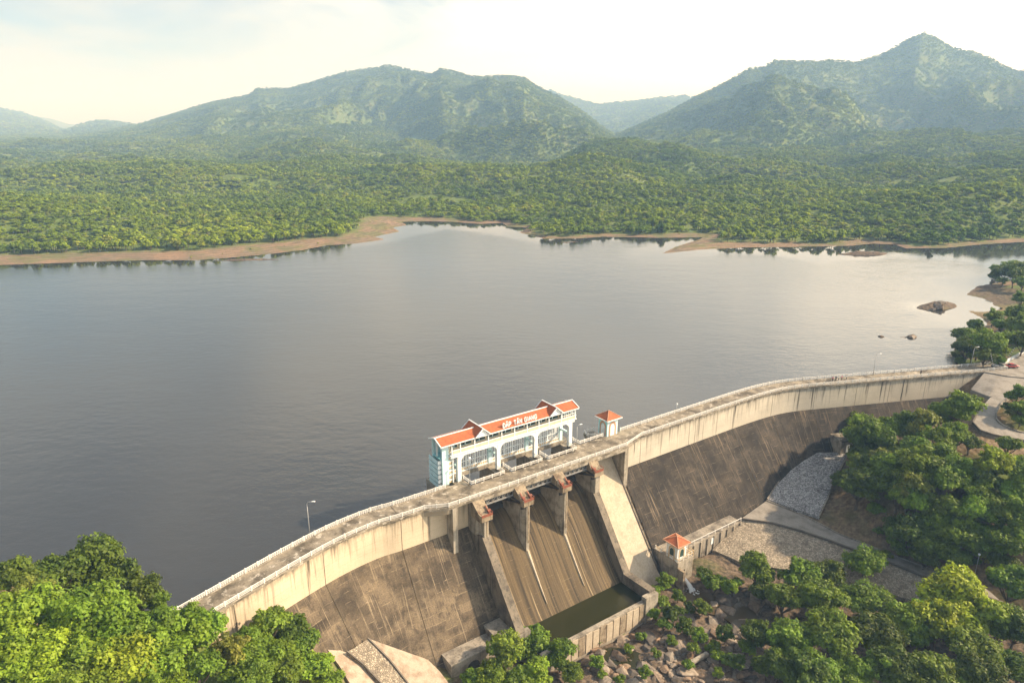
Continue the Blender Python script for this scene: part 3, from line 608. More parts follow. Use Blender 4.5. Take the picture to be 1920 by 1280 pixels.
for cp_ in CALM:                                               # sheltered water under the far shores
    cs_ = sdf(WX + 14 * nn, AY + 22 * nn, np.array([up(a, b, WZ)[:2] for a, b in cp_])); calm = np.maximum(calm, sm(9, -9, cs_))
calm = np.maximum(calm, sm(30, 10, lsd + 20 * nn) * (AY > 330))
calm = np.maximum(calm, 0.30 * sm(230, 320, WX + 30 * nn) * sm(300, 380, AY))
vattr(lm, 'calm', np.clip(calm, 0, 1))
# leave the sheet only on the reservoir side of the dam
bm = bmesh.new(); bm.from_mesh(lm)
LSD = lsd.ravel(); bm.verts.ensure_lookup_table()
rmv = [v for v in bm.verts if LSD[v.index] < (-60 if v.co.y > 330 else (-4.5 if (v.co.x < 182 and v.co.x > -75) else -30))]
bmesh.ops.delete(bm, geom=rmv, context='VERTS'); bm.to_mesh(lm); bm.free()
tag(link('lake', lm), 'still reservoir behind the dam', kind='structure')

def ground(x, y): return float(terrain(np.array([x]), np.array([y]))[0])
def grid_z(x, y):                          # height of the finished sheet
    fx = np.clip((XA(x, y) - TX0) / (TX1 - TX0) * (TNC - 1), 0, TNC - 1.001); iy = np.clip(np.searchsorted(ys, y) - 1, 0, len(ys) - 2); ix = fx.astype(int)
    fx = fx - ix; fy = np.clip((y - ys[iy]) / (ys[iy + 1] - ys[iy]), 0, 1)
    return (TZ[iy, ix] * (1 - fx) + TZ[iy, ix + 1] * fx) * (1 - fy) + (TZ[iy + 1, ix] * (1 - fx) + TZ[iy + 1, ix + 1] * fx) * fy
def on_ground(px, py, dz=0.0, s0=60, s1=1600):
    a = (px - 960) / F; b = (py - 640) / F; d = np.array([a, CP - b * SP, -SP - b * CP])
    s = np.exp(np.linspace(math.log(s0), math.log(s1), 420)); P = np.array([0, 0, ZC]) + s[:, None] * d
    T = grid_z(P[:, 0], P[:, 1]) + dz; k = np.nonzero(P[:, 2] <= T)[0]
    i = k[0] if len(k) else len(s) - 1
    i0 = max(i - 1, 0); g0 = P[i0, 2] - T[i0]; g1 = P[i, 2] - T[i]; f = g0 / (g0 - g1) if g0 != g1 else 0
    p = P[i0] + (P[i] - P[i0]) * min(max(f, 0), 1); return p[0], p[1], p[2] - dz

# ================================================================== PAVED BANKS AND ROADS
def strip(name, key, mat, thick=1.2, n=40, m=8, lift=0.0, rough=0.0):
    a, b = STRIPS[key]; A_ = resample(a, n); B_ = resample(b, n)
    mb = MB(); f = np.linspace(0, 1, m + 1)
    P = A_[:, None, :] * (1 - f)[None, :, None] + B_[:, None, :] * f[None, :, None]; P[..., 2] += lift
    if rough: P[..., 2] += rough * fbm(P[..., 0] / 2.5, P[..., 1] / 2.5, 3, 5)
    vs = P.reshape(-1, 3); w = m + 1
    fs = [(i * w + j, i * w + j + 1, (i + 1) * w + j + 1, (i + 1) * w + j) for i in range(n - 1) for j in range(m)]
    ring = [i * w for i in range(n)] + [(n - 1) * w + j for j in range(1, w)] + [i * w + m for i in range(n - 2, -1, -1)] + [j for j in range(m - 1, 0, -1)]
    base = len(vs); low = [vs[i] - np.array([0, 0, thick]) for i in ring]
    k = len(ring); fs += [(ring[i], ring[(i + 1) % k], base + (i + 1) % k, base + i) for i in range(k)]
    mb.add(list(vs) + low, fs); return mb.build(name, mat)
ST = 'structure'
tag(strip('stone_bank', 'pit_bank', M['stone'], 1.0, 60, 10, rough=0.15), 'beige stone-pitched bank below the service road', kind=ST)
br = tag(strip('service_road', 'berm_road', M['road'], 1.0, 70, 6, lift=0.12), 'pale concrete service road at the foot of the dam', kind=ST)
tag(strip('stone_bank', 'upper_bank', M['stone_g'], 1.0, 40, 24, rough=0.25), 'grey stone-pitched bank against the right wing of the dam', kind=ST)
tag(strip('paved_bank', 'apron_a', M['apron'], 1.0, 24, 8, rough=0.1), 'pale plastered bank nearest the left trees', kind=ST)
tag(strip('stone_bank', 'apron_b', M['stone'], 1.0, 24, 8, lift=0.15, rough=0.15), 'raised strip of rough stone between two pale banks', kind=ST)
tag(strip('paved_bank', 'apron_c', M['apron'], 1.0, 24, 14, rough=0.1), 'wide pale plastered bank under the left wing', kind=ST)
tag(strip('hill_road', 'hill_road', M['road'], 1.2, 60, 6, lift=0.1), 'hairpin concrete road on the right hillside', kind=ST)
tag(strip('crest_yard', 'crest_yard', M['road'], 1.2, 20, 6, lift=0.05), 'concrete yard at the right end of the crest', kind=ST)
tag(strip('paved_bank', 'yard_bank', M['road'], 1.2, 24, 8, lift=0.05), 'pale paved bank between the crest yard and the hairpin road', kind=ST)
def kerb_line(name, pl, mat, w, h, lift, label, n=60, kind=ST):
    P = resample(pl, n); mb = MB()
    for i in range(n - 1):
        mb.bar(P[i] + [0, 0, lift], P[i + 1] + [0, 0, lift], w, h)
    return tag(mb.build(name, mat), label, kind=kind)
kerb_line('kerb', STRIPS['berm_road'][1], M['kerb'], 0.5, 0.5, 0.2, 'dark kerb along the lower edge of the service road')
kerb_line('kerb', STRIPS['berm_road'][0], M['conc'], 0.35, 0.4, 0.2, 'low kerb along the upper edge of the service road')
kerb_line('kerb', STRIPS['hill_road'][1], M['conc'], 0.4, 0.7, 0.2, 'pale kerb wall round the inside of the hairpin')
kerb_line('kerb', STRIPS['hill_road'][0][4:], M['kerb'], 0.4, 0.7, 0.2, 'dark retaining kerb round the outside of the hairpin')
kerb_line('kerb', STRIPS['upper_bank'][1], M['conc'], 0.4, 0.4, 0.15, 'thin concrete kerb on the right edge of the grey stone bank', 40)
kerb_line('kerb', STRIPS['upper_bank'][0], M['conc'], 0.4, 0.4, 0.15, 'thin concrete kerb where the grey stone bank meets the dam', 40)
for k_, lab in ((0, 'drain along the left edge of the stone strip'), (1, 'drain along the right edge of the stone strip')):
    kerb_line('drain', STRIPS['apron_b'][k_], M['kerb'], 0.3, 0.3, 0.35, lab, 24)

# ================================================================== THE DAM
DAM = empty('gravity_dam', A3, ANG, 'long concrete gravity dam with pale upper face, dark lower slope and three-bay spillway', 'dam')
INV = Matrix.Rotation(-ANG, 4, 'Z') @ Matrix.Translation(-Vector(A3))
def loc(p): q = INV @ Vector((p[0], p[1], p[2] if len(p) > 2 else 0)); return np.array(q)
def smooth_path(pts, it=3):
    P = [np.array(p, float) for p in pts]
    for _ in range(it):
        Q = [P[0]]
        for a, b in zip(P[:-1], P[1:]): Q += [a * 0.75 + b * 0.25, a * 0.25 + b * 0.75]
        Q.append(P[-1]); P = Q
    return np.array(P)
def even(P, step):
    t = np.r_[0, np.cumsum(np.hypot(*np.diff(P, axis=0).T))]; n = max(2, int(round(t[-1] / step)) + 1); q = np.linspace(0, t[-1], n)
    return np.stack([np.interp(q, t, P[:, i]) for i in range(2)], 1), q
# downstream face line in the dam frame (u, v)
def wpt(x, y): q = loc((x, y, 0)); return (q[0], -q[1])
d54 = np.array([math.cos(R(54.5)), math.sin(R(54.5))])
P0 = np.array([-41.3, 125.7])
LEFT = smooth_path([wpt(*(P0 - d54 * 52)), wpt(*(P0 - d54 * 12)), wpt(*(P0 - d54 * 3)), wpt(-36.6, 131.3), wpt(-29.5, 137.6), (-33.0, -2.45), (-29, -2.4), (-13.4, -2.4)])
d12 = np.array([math.cos(R(12.5)), math.sin(R(12.5))]); P1 = np.array([110.04, 225.2])
RIGHT = smooth_path([(37.9, -2.4), (70, -2.4), (95, -2.4), wpt(89.2, 219.0), wpt(97.8, 222.6), wpt(*P1), wpt(*(P1 + d12 * 20)), wpt(*(P1 + d12 * 74))])
DW_ = 5.5
def offs(P, o):
    T = np.gradient(P, axis=0); T /= np.linalg.norm(T, axis=1)[:, None]
    return P + np.stack([-T[:, 1], T[:, 0]], 1) * o       # (u, v) frame: v grows downstream, +o = downstream
def wing(path, joints_from_end, mats, tagname):
    P, s = even(path, 1.5); nb = offs(P, 1.0) - P
    cuts = [0] + [int(np.argmin(abs(s - j))) for j in joints_from_end] + [len(s) - 1]
    cuts = sorted(set(cuts)); sec = [(0.0, -0.45), (0.0, -8.7), (0.76 * 10.0, -18.7), (0.76 * 20.3, -29.0), (0.76 * 31.3, -40.0), (-DW_, -44.0), (-DW_, -0.45)]
    cum = np.r_[0, np.cumsum([math.hypot(sec[i + 1][0] - sec[i][0], sec[i + 1][1] - sec[i][1]) for i in range(len(sec) - 1)])]
    for a, b in zip(cuts[:-1], cuts[1:]):
        verts, faces, mi, uvs = [], [], [], []
        for i in range(a, b + 1):
            e = 0.07 * (1 if i == a and a > 0 else (-1 if i == b and b < len(s) - 1 else 0)); t = (P[min(i + 1, len(s) - 1)] - P[max(i - 1, 0)]); t /= np.linalg.norm(t)
            for o, z in sec:
                q = P[i] + nb[i] * o + t * e; verts.append((q[0], -q[1], z))
        k = len(sec); m = b - a
        for i in range(m):
            for j in range(k):
                j2 = (j + 1) % k; f = (i * k + j, (i + 1) * k + j, (i + 1) * k + j2, i * k + j2); faces.append(f)
                mi.append(0 if j == 0 else (1 if j in (1, 2, 3) else 2))
                c0 = cum[j]; c1 = cum[j2] if j2 else cum[-1] + 5
                uvs += [(s[a + i], c0), (s[a + i + 1], c0), (s[a + i + 1], c1), (s[a + i], c1)]
        faces.append(tuple(range(k))); mi.append(2); uvs += [(0, 0)] * k
        faces.append(tuple(range(m * k + k - 1, m * k - 1, -1))); mi.append(2); uvs += [(0, 0)] * k
        me = bpy.data.meshes.new('dam_block'); me.from_pydata(verts, [], faces)
        for q in mats: me.materials.append(q)
        me.polygons.foreach_set('material_index', mi)
        ul = me.uv_layers.new(name='UV'); ul.data.foreach_set('uv', np.array(uvs, np.float32).ravel())
        bm = bmesh.new(); bm.from_mesh(me); bmesh.ops.recalc_face_normals(bm, faces=bm.faces); bm.to_mesh(me); bm.free(); me.update()
        blk = link('dam_block', me, DAM)
        # crest slab over this block
        mb = MB(); pa = offs(P[a:b + 1], 0.35); pb = offs(P[a:b + 1], -DW_ - 0.3); n = b - a + 1
        vs = [(p[0], -p[1], zz) for p in pa for zz in (0, -0.45)] + [(p[0], -p[1], zz) for p in pb for zz in (0, -0.45)]
        fs = []
        for i in range(n - 1):
            A0, A1, B0, B1 = 2 * i, 2 * i + 2, 2 * n + 2 * i, 2 * n + 2 * i + 2
            fs += [(A0, A1, B1, B0), (A0 + 1, B0 + 1, B1 + 1, A1 + 1), (A0, A0 + 1, A1 + 1, A1), (B0, B1, B1 + 1, B0 + 1)]
        fs += [(0, 2 * n, 2 * n + 1, 1), (2 * n - 2, 2 * n - 1, 4 * n - 1, 4 * n - 2)]
        mb.add(vs, fs); mb.build('crest_slab', M['deck'], DAM)
        for oo in (0.18, -DW_ - 0.12):          # raised edge strips that carry the railings
            mb = MB(); pk = offs(P[a:b + 1], oo)
            for i in range(n - 1): mb.bar((pk[i][0], -pk[i][1], 0.07), (pk[i + 1][0], -pk[i + 1][1], 0.07), 0.34, 0.15)
            mb.build('edge_strip', M['pier'], DAM)
    return P, s
sL = np.hypot(*np.diff(even(LEFT, 1.5)[0], axis=0).T).sum(); iL = sL - (31.0 - 13.4)
PL, SLn = wing(LEFT, [iL - 61.5, iL - 41, iL - 20.5, iL], [M['face'], M['slope'], M['conc']], 'L')
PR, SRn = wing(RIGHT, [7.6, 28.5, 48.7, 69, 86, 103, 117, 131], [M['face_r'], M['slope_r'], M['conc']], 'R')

def part(name, mat, fn, parent=DAM, bevel=0, smooth=False):
    mb = MB(); fn(mb); return mb.build(name, mat, parent, smooth, bevel)
def sl_v(z): return -2.4 + 0.76 * (-8.7 - z)
# --- spillway: chute floor
cp = [(-17.5, -44), (-17.5, -10), (-9.0, -9.6), (-7.5, -8.9), (-6.0, -8.7), (-4.4, -9.0), (-2.6, -10.0), (-0.6, -11.8), (1.4, -14.0), (4.0, -17.2), (7.0, -21.2), (10.0, -25.2), (12.4, -28.2), (14.0, -29.9), (15.5, -31.1), (17.3, -32.0), (19.5, -32.4), (24.0, -32.4), (24.0, -44)]
BAYS = [(-11.2, -1.0), (-1.0, 1.0), (1.0, 11.2), (11.2, 13.2), (13.2, 23.4)]
def chute(u0, u1):
    arr = np.array(cp); fine = [arr[0], arr[1]]
    core = smooth_path(arr[2:18], 2); pts = [tuple(p) for p in ([arr[0], arr[1]] + list(core) + [arr[18]])]
    mb = MB(); n = len(pts); us = np.linspace(u0, u1, 3)
    vs = [(u, -v, z) for u in us for v, z in pts]; fs = []; uv = []
    c = np.r_[0, np.cumsum([math.hypot(pts[i + 1][0] - pts[i][0], pts[i + 1][1] - pts[i][1]) for i in range(n - 1)])]
    for i in range(2):
        for j in range(n - 1):
            fs.append((i * n + j, i * n + j + 1, (i + 1) * n + j + 1, (i + 1) * n + j)); uv += [(us[i], c[j]), (us[i], c[j + 1]), (us[i + 1], c[j + 1]), (us[i + 1], c[j])]
    me = bpy.data.meshes.new('chute_floor'); me.from_pydata(vs, [], fs); me.materials.append(M['chute'])
    me.uv_layers.new(name='UV').data.foreach_set('uv', np.array(uv, np.float32).ravel())
    for p in me.polygons: p.use_smooth = True
    me.update(); return link('chute_floor', me, DAM)
for u0, u1 in ((-11.2, 0.0), (0.0, 12.2), (12.2, 23.4)): chute(u0 + (0.03 if u0 > -11 else 0), u1 - (0.03 if u1 < 23 else 0))
for u_ in (0.0, 12.2):                        # low ribs down the chute behind each pier nose
    def rib(mb, u_=u_):
        pts = [(4.0, -17.15), (7.0, -21.15), (10.0, -25.15), (12.2, -27.95)]
        for i in range(3):
            w0, w1 = [0.55, 0.40, 0.28, 0.12][i:i + 2]
            a, b = pts[i], pts[i + 1]
            mb.add([(u_ - w0, -a[0], a[1] - .1), (u_ + w0, -a[0], a[1] - .1), (u_ + w1, -b[0], b[1] - .1), (u_ - w1, -b[0], b[1] - .1), (u_ - w0 * .4, -a[0] - .2, a[1] + .28), (u_ + w0 * .4, -a[0] - .2, a[1] + .28), (u_ + w1 * .4, -b[0] - .2, b[1] + .22), (u_ - w1 * .4, -b[0] - .2, b[1] + .22)],
                   [(0, 3, 2, 1), (4, 5, 6, 7), (0, 1, 5, 4), (1, 2, 6, 5), (2, 3, 7, 6), (3, 0, 4, 7)])
    part('chute_rib', M['slabc'], rib)
# --- piers
def mid_pier(mb, u0):
    w, pts = 1.1, []
    pl = [(u0 - w, -16.5), (u0 + w, -16.5), (u0 + w, 1.6), (u0 + 0.95, 2.6), (u0 + 0.5, 3.9), (u0 + 0.5, 4.2), (u0 - 0.5, 4.2), (u0 - 0.5, 3.9), (u0 - 0.95, 2.6), (u0 - w, 1.6)]
    mb.slab(pl, -38, -3.4)
    mb.bx(u0 - w, u0 + w, -16.5, -0.3, -3.4, -0.66)
for u_ in (0.0, 12.2): part('pier', M['pier'], lambda mb: mid_pier(mb, u_))
def horiz(prof, z): return z
part('training_wall', M['wallc'], lambda mb: mb.prof([(1.2, -9.4), (3.0, -8.6), (4.0, -8.6), (18.5, -26.6), (18.5, -38), (-6, -38), (-6, -9.4)], -13.4, -11.2))
part('training_wall', M['wallc'], lambda mb: mb.prof([(0.9, -9.3), (2.3, -9.6), (15.2, -27.4), (24.4, -27.0), (24.4, -38), (-6, -38), (-6, -9.3)], 23.4, 25.5))
part('pier', M['pier'], lambda mb: (mb.slab([(-13.4, -16.5), (-11.2, -16.5), (-11.2, 3.2), (-11.7, 4.2), (-12.9, 4.2), (-12.9, 1.5), (-13.4, 1.3)], -9.6, -3.4), mb.bx(-13.4, -11.2, -16.5, -0.3, -3.4, -0.66)))
part('pier', M['pier'], lambda mb: (mb.slab([(23.4, -16.5), (25.5, -16.5), (25.5, 2.3), (23.9, 2.3), (23.4, 1.4)], -9.8, -3.4), mb.bx(23.4, 25.5, -16.5, -0.3, -3.4, -0.66)))
# vertical grooves on the noses
for u_, v_ in ((0.0, 4.2), (12.2, 4.2), (-12.3, 4.2)):
    part('nose_plate', M['rustc'], lambda mb: mb.bx(u_ - 0.12, u_ + 0.36, v_ - 0.02, v_ + 0.06, -15.0 if u_ > -5 else -8.6, -4.3))
# --- pier caps with rusty hoist platforms
for i, u_ in enumerate((-12.3, 0.0, 12.2, 24.4)):
    v1 = 4.6 if i < 3 else 3.1
    part('pier_cap', M['rustc'], lambda mb: (mb.prof([(-0.4, -0.62), (0.36, -0.62), (v1 - 1.5, -2.55), (v1, -2.75), (v1, -4.2), (v1 - 0.7, -4.6), (-0.4, -4.6)], u_ - 1.55, u_ + 1.55)))
    def deckrail(mb):
        for a in (u_ - 1.5, u_ + 1.5):
            mb.bar((a, -(v1 - 1.6), -2.0), (a, -(v1 - 0.05), -2.15), 0.10); mb.bar((a, -(v1 - 0.05), -2.75), (a, -(v1 - 0.05), -2.1), 0.10)
        mb.bar((u_ - 1.5, -(v1 - 0.05), -2.45), (u_ + 1.5, -(v1 - 0.05), -2.45), 0.16)
        mb.bar((u_ - 1.5, -(v1 - 0.05), -2.82), (u_ + 1.5, -(v1 - 0.05), -2.82), 0.24)
    part('platform_rail', M['red'], deckrail)
    for sgn in (-1, 1):
        if (i == 0 and sgn < 0) or (i == 3 and sgn > 0): continue
        def trunnion(mb):
            c = u_ + sgn * 1.05
            mb.bx(c - 0.3, c + 0.3, v1 - 1.4, v1 - 0.5, -2.65, -2.2); mb.tube([(c - 0.4, -(v1 - 0.95), -2.05), (c + 0.4, -(v1 - 0.95), -2.05)], 0.26, 10)
            mb.bar((c, -(v1 - 1.5), -2.2), (c, -(v1 - 2.4), -1.5), 0.25)
        part('trunnion_bearing', M['red'], trunnion)
        part('cap_bracket', M['gate'], lambda mb: mb.prof([(v1 - 1.6, -4.2), (v1 - 0.3, -4.2), (v1 - 0.3, -4.9), (v1 - 1.6, -5.6)], u_ + sgn * 1.12, u_ + sgn * 1.5))
# --- steel trusses under the bridge
for u0, u1 in ((-10.9, -1.6), (1.5, 10.6), (13.7, 22.8)):
    def truss(mb):
        for v_ in (-0.2, -1.6):
            mb.bar((u0, -v_, -1.05), (u1, -v_, -1.05), 0.28); mb.bar((u0, -v_, -2.9), (u1, -v_, -2.9), 0.34)
            n = 6
            for k in range(n + 1):
                a = u0 + (u1 - u0) * k / n; mb.bar((a, -v_, -2.9), (a, -v_, -1.05), 0.16)
                if k < n: mb.bar((a, -v_, -2.9), (u0 + (u1 - u0) * (k + 1) / n, -v_, -1.05), 0.14)
        for k in range(5): a = u0 + (u1 - u0) * k / 4; mb.bar((a, 0.2, -2.9), (a, 1.6, -2.9), 0.15)
    part('bridge_truss', M['steel'], truss)
# --- radial gates (things of their own)
for i, (u0, u1) in enumerate(((-11.1, -1.15), (1.15, 11.05), (13.35, 23.3))):
    g = empty('radial_gate', A3, ANG, ('dark steel radial gate in the left bay of the spillway', 'dark steel radial gate in the middle bay of the spillway', 'dark steel radial gate in the right bay of the spillway')[i], 'gate', 'spillway gates')
    def skin(mb):
        pts = [(3.2 - 9.6 * math.cos(a), -3.6 + 9.6 * math.sin(a)) for a in np.linspace(-0.56, 0.30, 9)]
        for a, b in zip(pts[:-1], pts[1:]): mb.prof([a, b, (b[0] - 0.12, b[1]), (a[0] - 0.12, a[1])], u0, u1)
        for k in range(6):
            a = pts[k + 1]; mb.bx(u0, u1, a[0], a[0] + 0.25, a[1] - 0.06, a[1] + 0.06)
    part('skin_plate', M['gate'], skin, g)
    for s_ in (0, 1):
        uu = u0 + 0.5 if s_ == 0 else u1 - 0.5
        part('gate_arm', M['gate'], lambda mb: (mb.bar((uu, -3.0, -3.6), (uu, 5.2, -6.2), 0.35), mb.bar((uu, -3.0, -3.6), (uu, 6.2, -3.2), 0.35)), g)
# --- bridge deck, gate openings, abutment decks
DZ = -0.62
part('bridge_slab', M['deck'], lambda mb: mb.bx(-13.4, 37.9, -5.8, 0.36, DZ, 0))
for u0, u1 in ((-0.2, 1.9), (12.0, 14.0)): part('bridge_slab', M['deck'], lambda mb: mb.bx(u0, u1, -9.9, -5.8, DZ, -0.004))
part('bridge_slab', M['deck'], lambda mb: mb.bx(-13.4, -10.3, -16.5, -5.8, DZ, -0.004))
part('bridge_slab', M['deck'], lambda mb: mb.slab([(23.9, -5.8), (37.9, -5.8), (37.9, -8.15), (26.8, -8.15), (26.8, -9.9), (23.9, -9.9)], DZ, -0.004))
part('rear_slab', M['conc'], lambda mb: mb.bx(-10.3, 26.8, -16.5, -12.7, -0.9, -0.008))
part('abutment_deck', M['deck'], lambda mb: mb.slab([(-25.6, -2.0), (-20.3, 0.36), (-13.45, 0.36), (-13.45, -2.0)], DZ, -0.006))
part('abutment_deck', M['deck'], lambda mb: mb.slab([(37.95, 0.36), (45.0, -2.0), (37.95, -2.0)], DZ, -0.006))
part('edge_beam', M['pier'], lambda mb: mb.bx(-13.4, 36.4, -0.3, 0.42, -1.35, DZ - 0.003))
part('edge_strip', M['pier'], lambda mb: mb.bx(-20.2, 37.0, 0.02, 0.34, 0.0, 0.14))
part('buttress', M['pier'], lambda mb: mb.prof([(-2.5, DZ - .01), (0.6, DZ - .01), (0.6, -13.2), (-2.5, -13.2)], -19.4, -18.1))
part('haunch', M['face'], lambda mb: mb.slab([(-25.4, -2.38), (-20.4, 0.05), (-19.35, 0.05), (-19.35, -2.38)], -1.9, DZ - .01))
part('buttress', M['pier'], lambda mb: mb.prof([(-8.0, DZ - .01), (0.3, DZ - .01), (0.3, -12.8), (-8.0, -12.8)], 36.5, 37.88))
# pale flank slab between spillway and right wing
def flank(mb):
    a, b = (-6.3, -3.55), (sl_v(-31.2) - 0.0, -31.2)
    mb.prof([a, b, (b[0] + 2.5, -33.6), (b[0] - 2, -38), (-7.5, -38), (-7.5, -3.55)], 25.52, 36.48)
part('flank_slab', M['slabc'], flank)
part('back_wall', M['conc'], lambda mb: mb.bx(25.5, 36.5, -8.2, -7.6, -20, DZ - .01))
part('joint_kerb', M['wallc'], lambda mb: mb.prof([(-5.6, -4.0), (sl_v(-31), -30.6), (sl_v(-31), -32), (-5.6, -6)], 36.5, 37.0))
# --- stilling basin
part('end_sill', M['pier'], lambda mb: mb.bx(-11.2, 25.5, 24.0, 25.1, -38, -28.9))
def sillposts(mb): pass
for k in range(15):
    uu = -7 + k * 2.2
    part('sill_panel', M['slabc'] if k % 3 else M['rustc'], lambda mb: mb.bx(uu, uu + 1.9, 25.1, 25.32, -34.5, -29.2 - 0.25 * (k % 2)))
part('sill_block', M['pier'], lambda mb: mb.bx(21.2, 25.5, 24.0, 25.6, -38, -27.6))
part('toe_platform', M['conc'], lambda mb: mb.bx(-18.0, -13.45, 9.0, 16.4, -36, -26.6), bevel=0.05)
part('toe_platform', M['conc'], lambda mb: mb.bx(-13.44, -9.6, 17.2, 18.6, -36, -26.9), bevel=0.05)
part('toe_ledge', M['conc'], lambda mb: mb.bx(-30.0, -18.0, 10.0, 16.7, -36, -28.05), bevel=0.05)
def arch(mb):
    pts = [(-24.2 + 1.7 * math.cos(a), -31.2 + 1.7 * math.sin(a)) for a in np.linspace(0, math.pi, 9)] + [(-25.9, -35), (-22.5, -35)]
    n = len(pts); mb.add([(u, -16.75, z) for u, z in pts] + [(u, -16.72, z) for u, z in pts], [tuple(range(n)), tuple(range(2 * n - 1, n - 1, -1))])
part('culvert_mouth', M['gate'], arch)
tag(part('basin_water', M['pool'], lambda mb: mb.bx(-11.2, 23.4, 13.6, 24.0, -30.6, -30.2), None), 'dark green water in the stilling basin', kind=ST).matrix_world = Matrix.Translation(Vector(A3)) @ Matrix.Rotation(ANG, 4, 'Z')
# --- right toe: walkway, valve block
part('toe_walkway', M['conc'], lambda mb: mb.bx(44.0, 70.5, 9.0, 16.3, -36, -27.6), bevel=0.05)
for k in range(9):
    uu = 46.5 + k * 2.9
    part('wall_rib', M['pier'], lambda mb: mb.bx(uu, uu + 0.35, 16.3, 16.6, -33.5, -27.9))
part('wall_door', M['white'], lambda mb: mb.bx(57.0, 58.4, 16.3, 16.42, -30.4, -28.5))
part('valve_block', M['pier'], lambda mb: (mb.bx(37.9, 39.35, 12.0, 20.8, -36, -26.7), mb.bx(41.0, 44.0, 12.0, 20.8, -36, -26.7), mb.bx(39.35, 41.0, 12.0, 20.8, -29.6, -26.7), mb.bx(39.35, 41.0, 12.0, 20.8, -36, -32.2), mb.bx(39.35, 41.0, 12.0, 17.5, -32.2, -29.6)), bevel=0)
part('valve_block_wall', M['rustc'], lambda mb: mb.bx(37.8, 38.6, 20.8, 23.0, -37, -28.2))

# ================================================================== RAILINGS
POST = None
def railing(name, pts, label, step=2.85, h=1.0, closed_ends=True, rails=(0.95, 0.62, 0.32), mat=None, bal=False):
    """pts: (u, v) line in the dam frame; a railing is posts and running rails"""
    global POST
    mat = mat or M['rail']; root = empty(name, A3, ANG, label, 'railing', 'white railings of the dam')
    P, s = even(np.array(pts, float), 0.95); L = s[-1]; n = max(1, int(round(L / step)))
    if POST is None:
        mb = MB(); mb.box(-0.10, 0.10, -0.10, 0.10, 0, h + 0.05); mb.box(-0.13, 0.13, -0.13, 0.13, h + 0.05, h + 0.11); POST = mb.mesh('post', M['rail'])
    for k in range(n + 1):
        q = [np.interp(L * k / n, s, P[:, i]) for i in (0, 1)]; j = min(np.searchsorted(s, L * k / n), len(P) - 1); t = P[min(j + 1, len(P) - 1)] - P[max(j - 1, 0)]
        o = link('post', POST, root, (q[0], -q[1], 0.12)); o.rotation_euler = (0, 0, math.atan2(-t[1], t[0]))
    C = np.array(pts, float) if len(pts) < 6 else P
    for zz in rails:
        mb = MB(); w = 0.15 if zz == rails[0] else 0.09
        for a, b in zip(C[:-1], C[1:]): mb.bar((a[0], -a[1], 0.12 + zz), (b[0], -b[1], 0.12 + zz), w, w * 0.9)
        mb.build('rail', mat, root)
    if bal:
        mb = MB(); m = int(L / 0.48)
        for k in range(m):
            q = [np.interp(L * (k + .5) / m, s, P[:, i]) for i in (0, 1)]; mb.box(q[0] - .04, q[0] + .04, -q[1] - .04, -q[1] + .04, 0.2, 1.05)
        b_ = mb.build('balusters', mat, root); b_['kind'] = 'stuff'
    return root
upL = offs(PL, -DW_ - 0.12); upR = offs(PR, -DW_ - 0.12); dnL = offs(PL, 0.18); dnR = offs(PR, 0.18)
kL = int(np.argmin(abs(PL[:, 0] + 25.4))); kR = int(np.argmin(abs(PR[:, 0] - 44.8)))
railing('crest_railing', list(dnL[:kL + 1]), 'white railing on the downstream edge of the left wing')
railing('crest_railing', [tuple(dnL[kL]), (-20.2, 0.18), (36.9, 0.18), tuple(dnR[kR])], 'white railing on the downstream edge over the spillway bays')
railing('crest_railing', list(dnR[kR:]), 'white railing on the downstream edge of the right wing')
railing('crest_railing', list(upL[:-2]), 'white balustered railing on the water side of the left wing', bal=True)
kU = int(np.argmin(abs(upR[:, 0] - 42.5)))
railing('crest_railing', list(upR[kU:]), 'white railing on the water side of the right wing')
for (u0, u1), nm in (((-10.3, -0.2), 'left'), ((1.9, 12.0), 'middle'), ((14.0, 23.9), 'right')):
    railing('gate_railing', [(u0, -9.6), (u0, -5.75), (u1, -5.75), (u1, -9.4)], 'low white railing round the %s gate opening' % nm, step=2.6)
railing('deck_railing', [(26.8, -13.2), (26.8, -8.1), (35.6, -8.1)], 'white railing between the gatehouse and the small blue kiosk', step=2.4)
railing('deck_railing', [(35.4, -8.2), (31.8, -10.6), (33.0, -13.2), (36.2, -12.6)], 'white railing round the ledge left of the blue kiosk', step=2.2)
part('side_ledge', M['conc'], lambda mb: mb.slab([(35.9, -8.1), (31.6, -10.6), (32.9, -13.4), (36.3, -12.8)], -0.8, -0.01))

# ================================================================== GATEHOUSE
GH = empty('gatehouse', A3, ANG, 'long white two-storey gatehouse with orange roof and white lettering over the spillway', 'gatehouse')
g_ = lambda nm, m, fn, par=None, bevel=0: part(nm, M[m], fn, par or GH, bevel)
CU = (-11.6, 0.2, 12.3, 24.3)
for c in CU:
    g_('column', 'white', lambda mb: mb.bx(c - 0.55, c + 0.55, -9.95, -9.05, -0.05, 7.0))
    g_('rear_column', 'mint', lambda mb: mb.bx(c - 0.5, c + 0.5, -13.9, -13.2, -0.05, 7.0))
    g_('column_brace', 'mint', lambda mb: mb.bx(c - 0.3, c + 0.3, -13.2, -9.95, 3.4, 3.9))
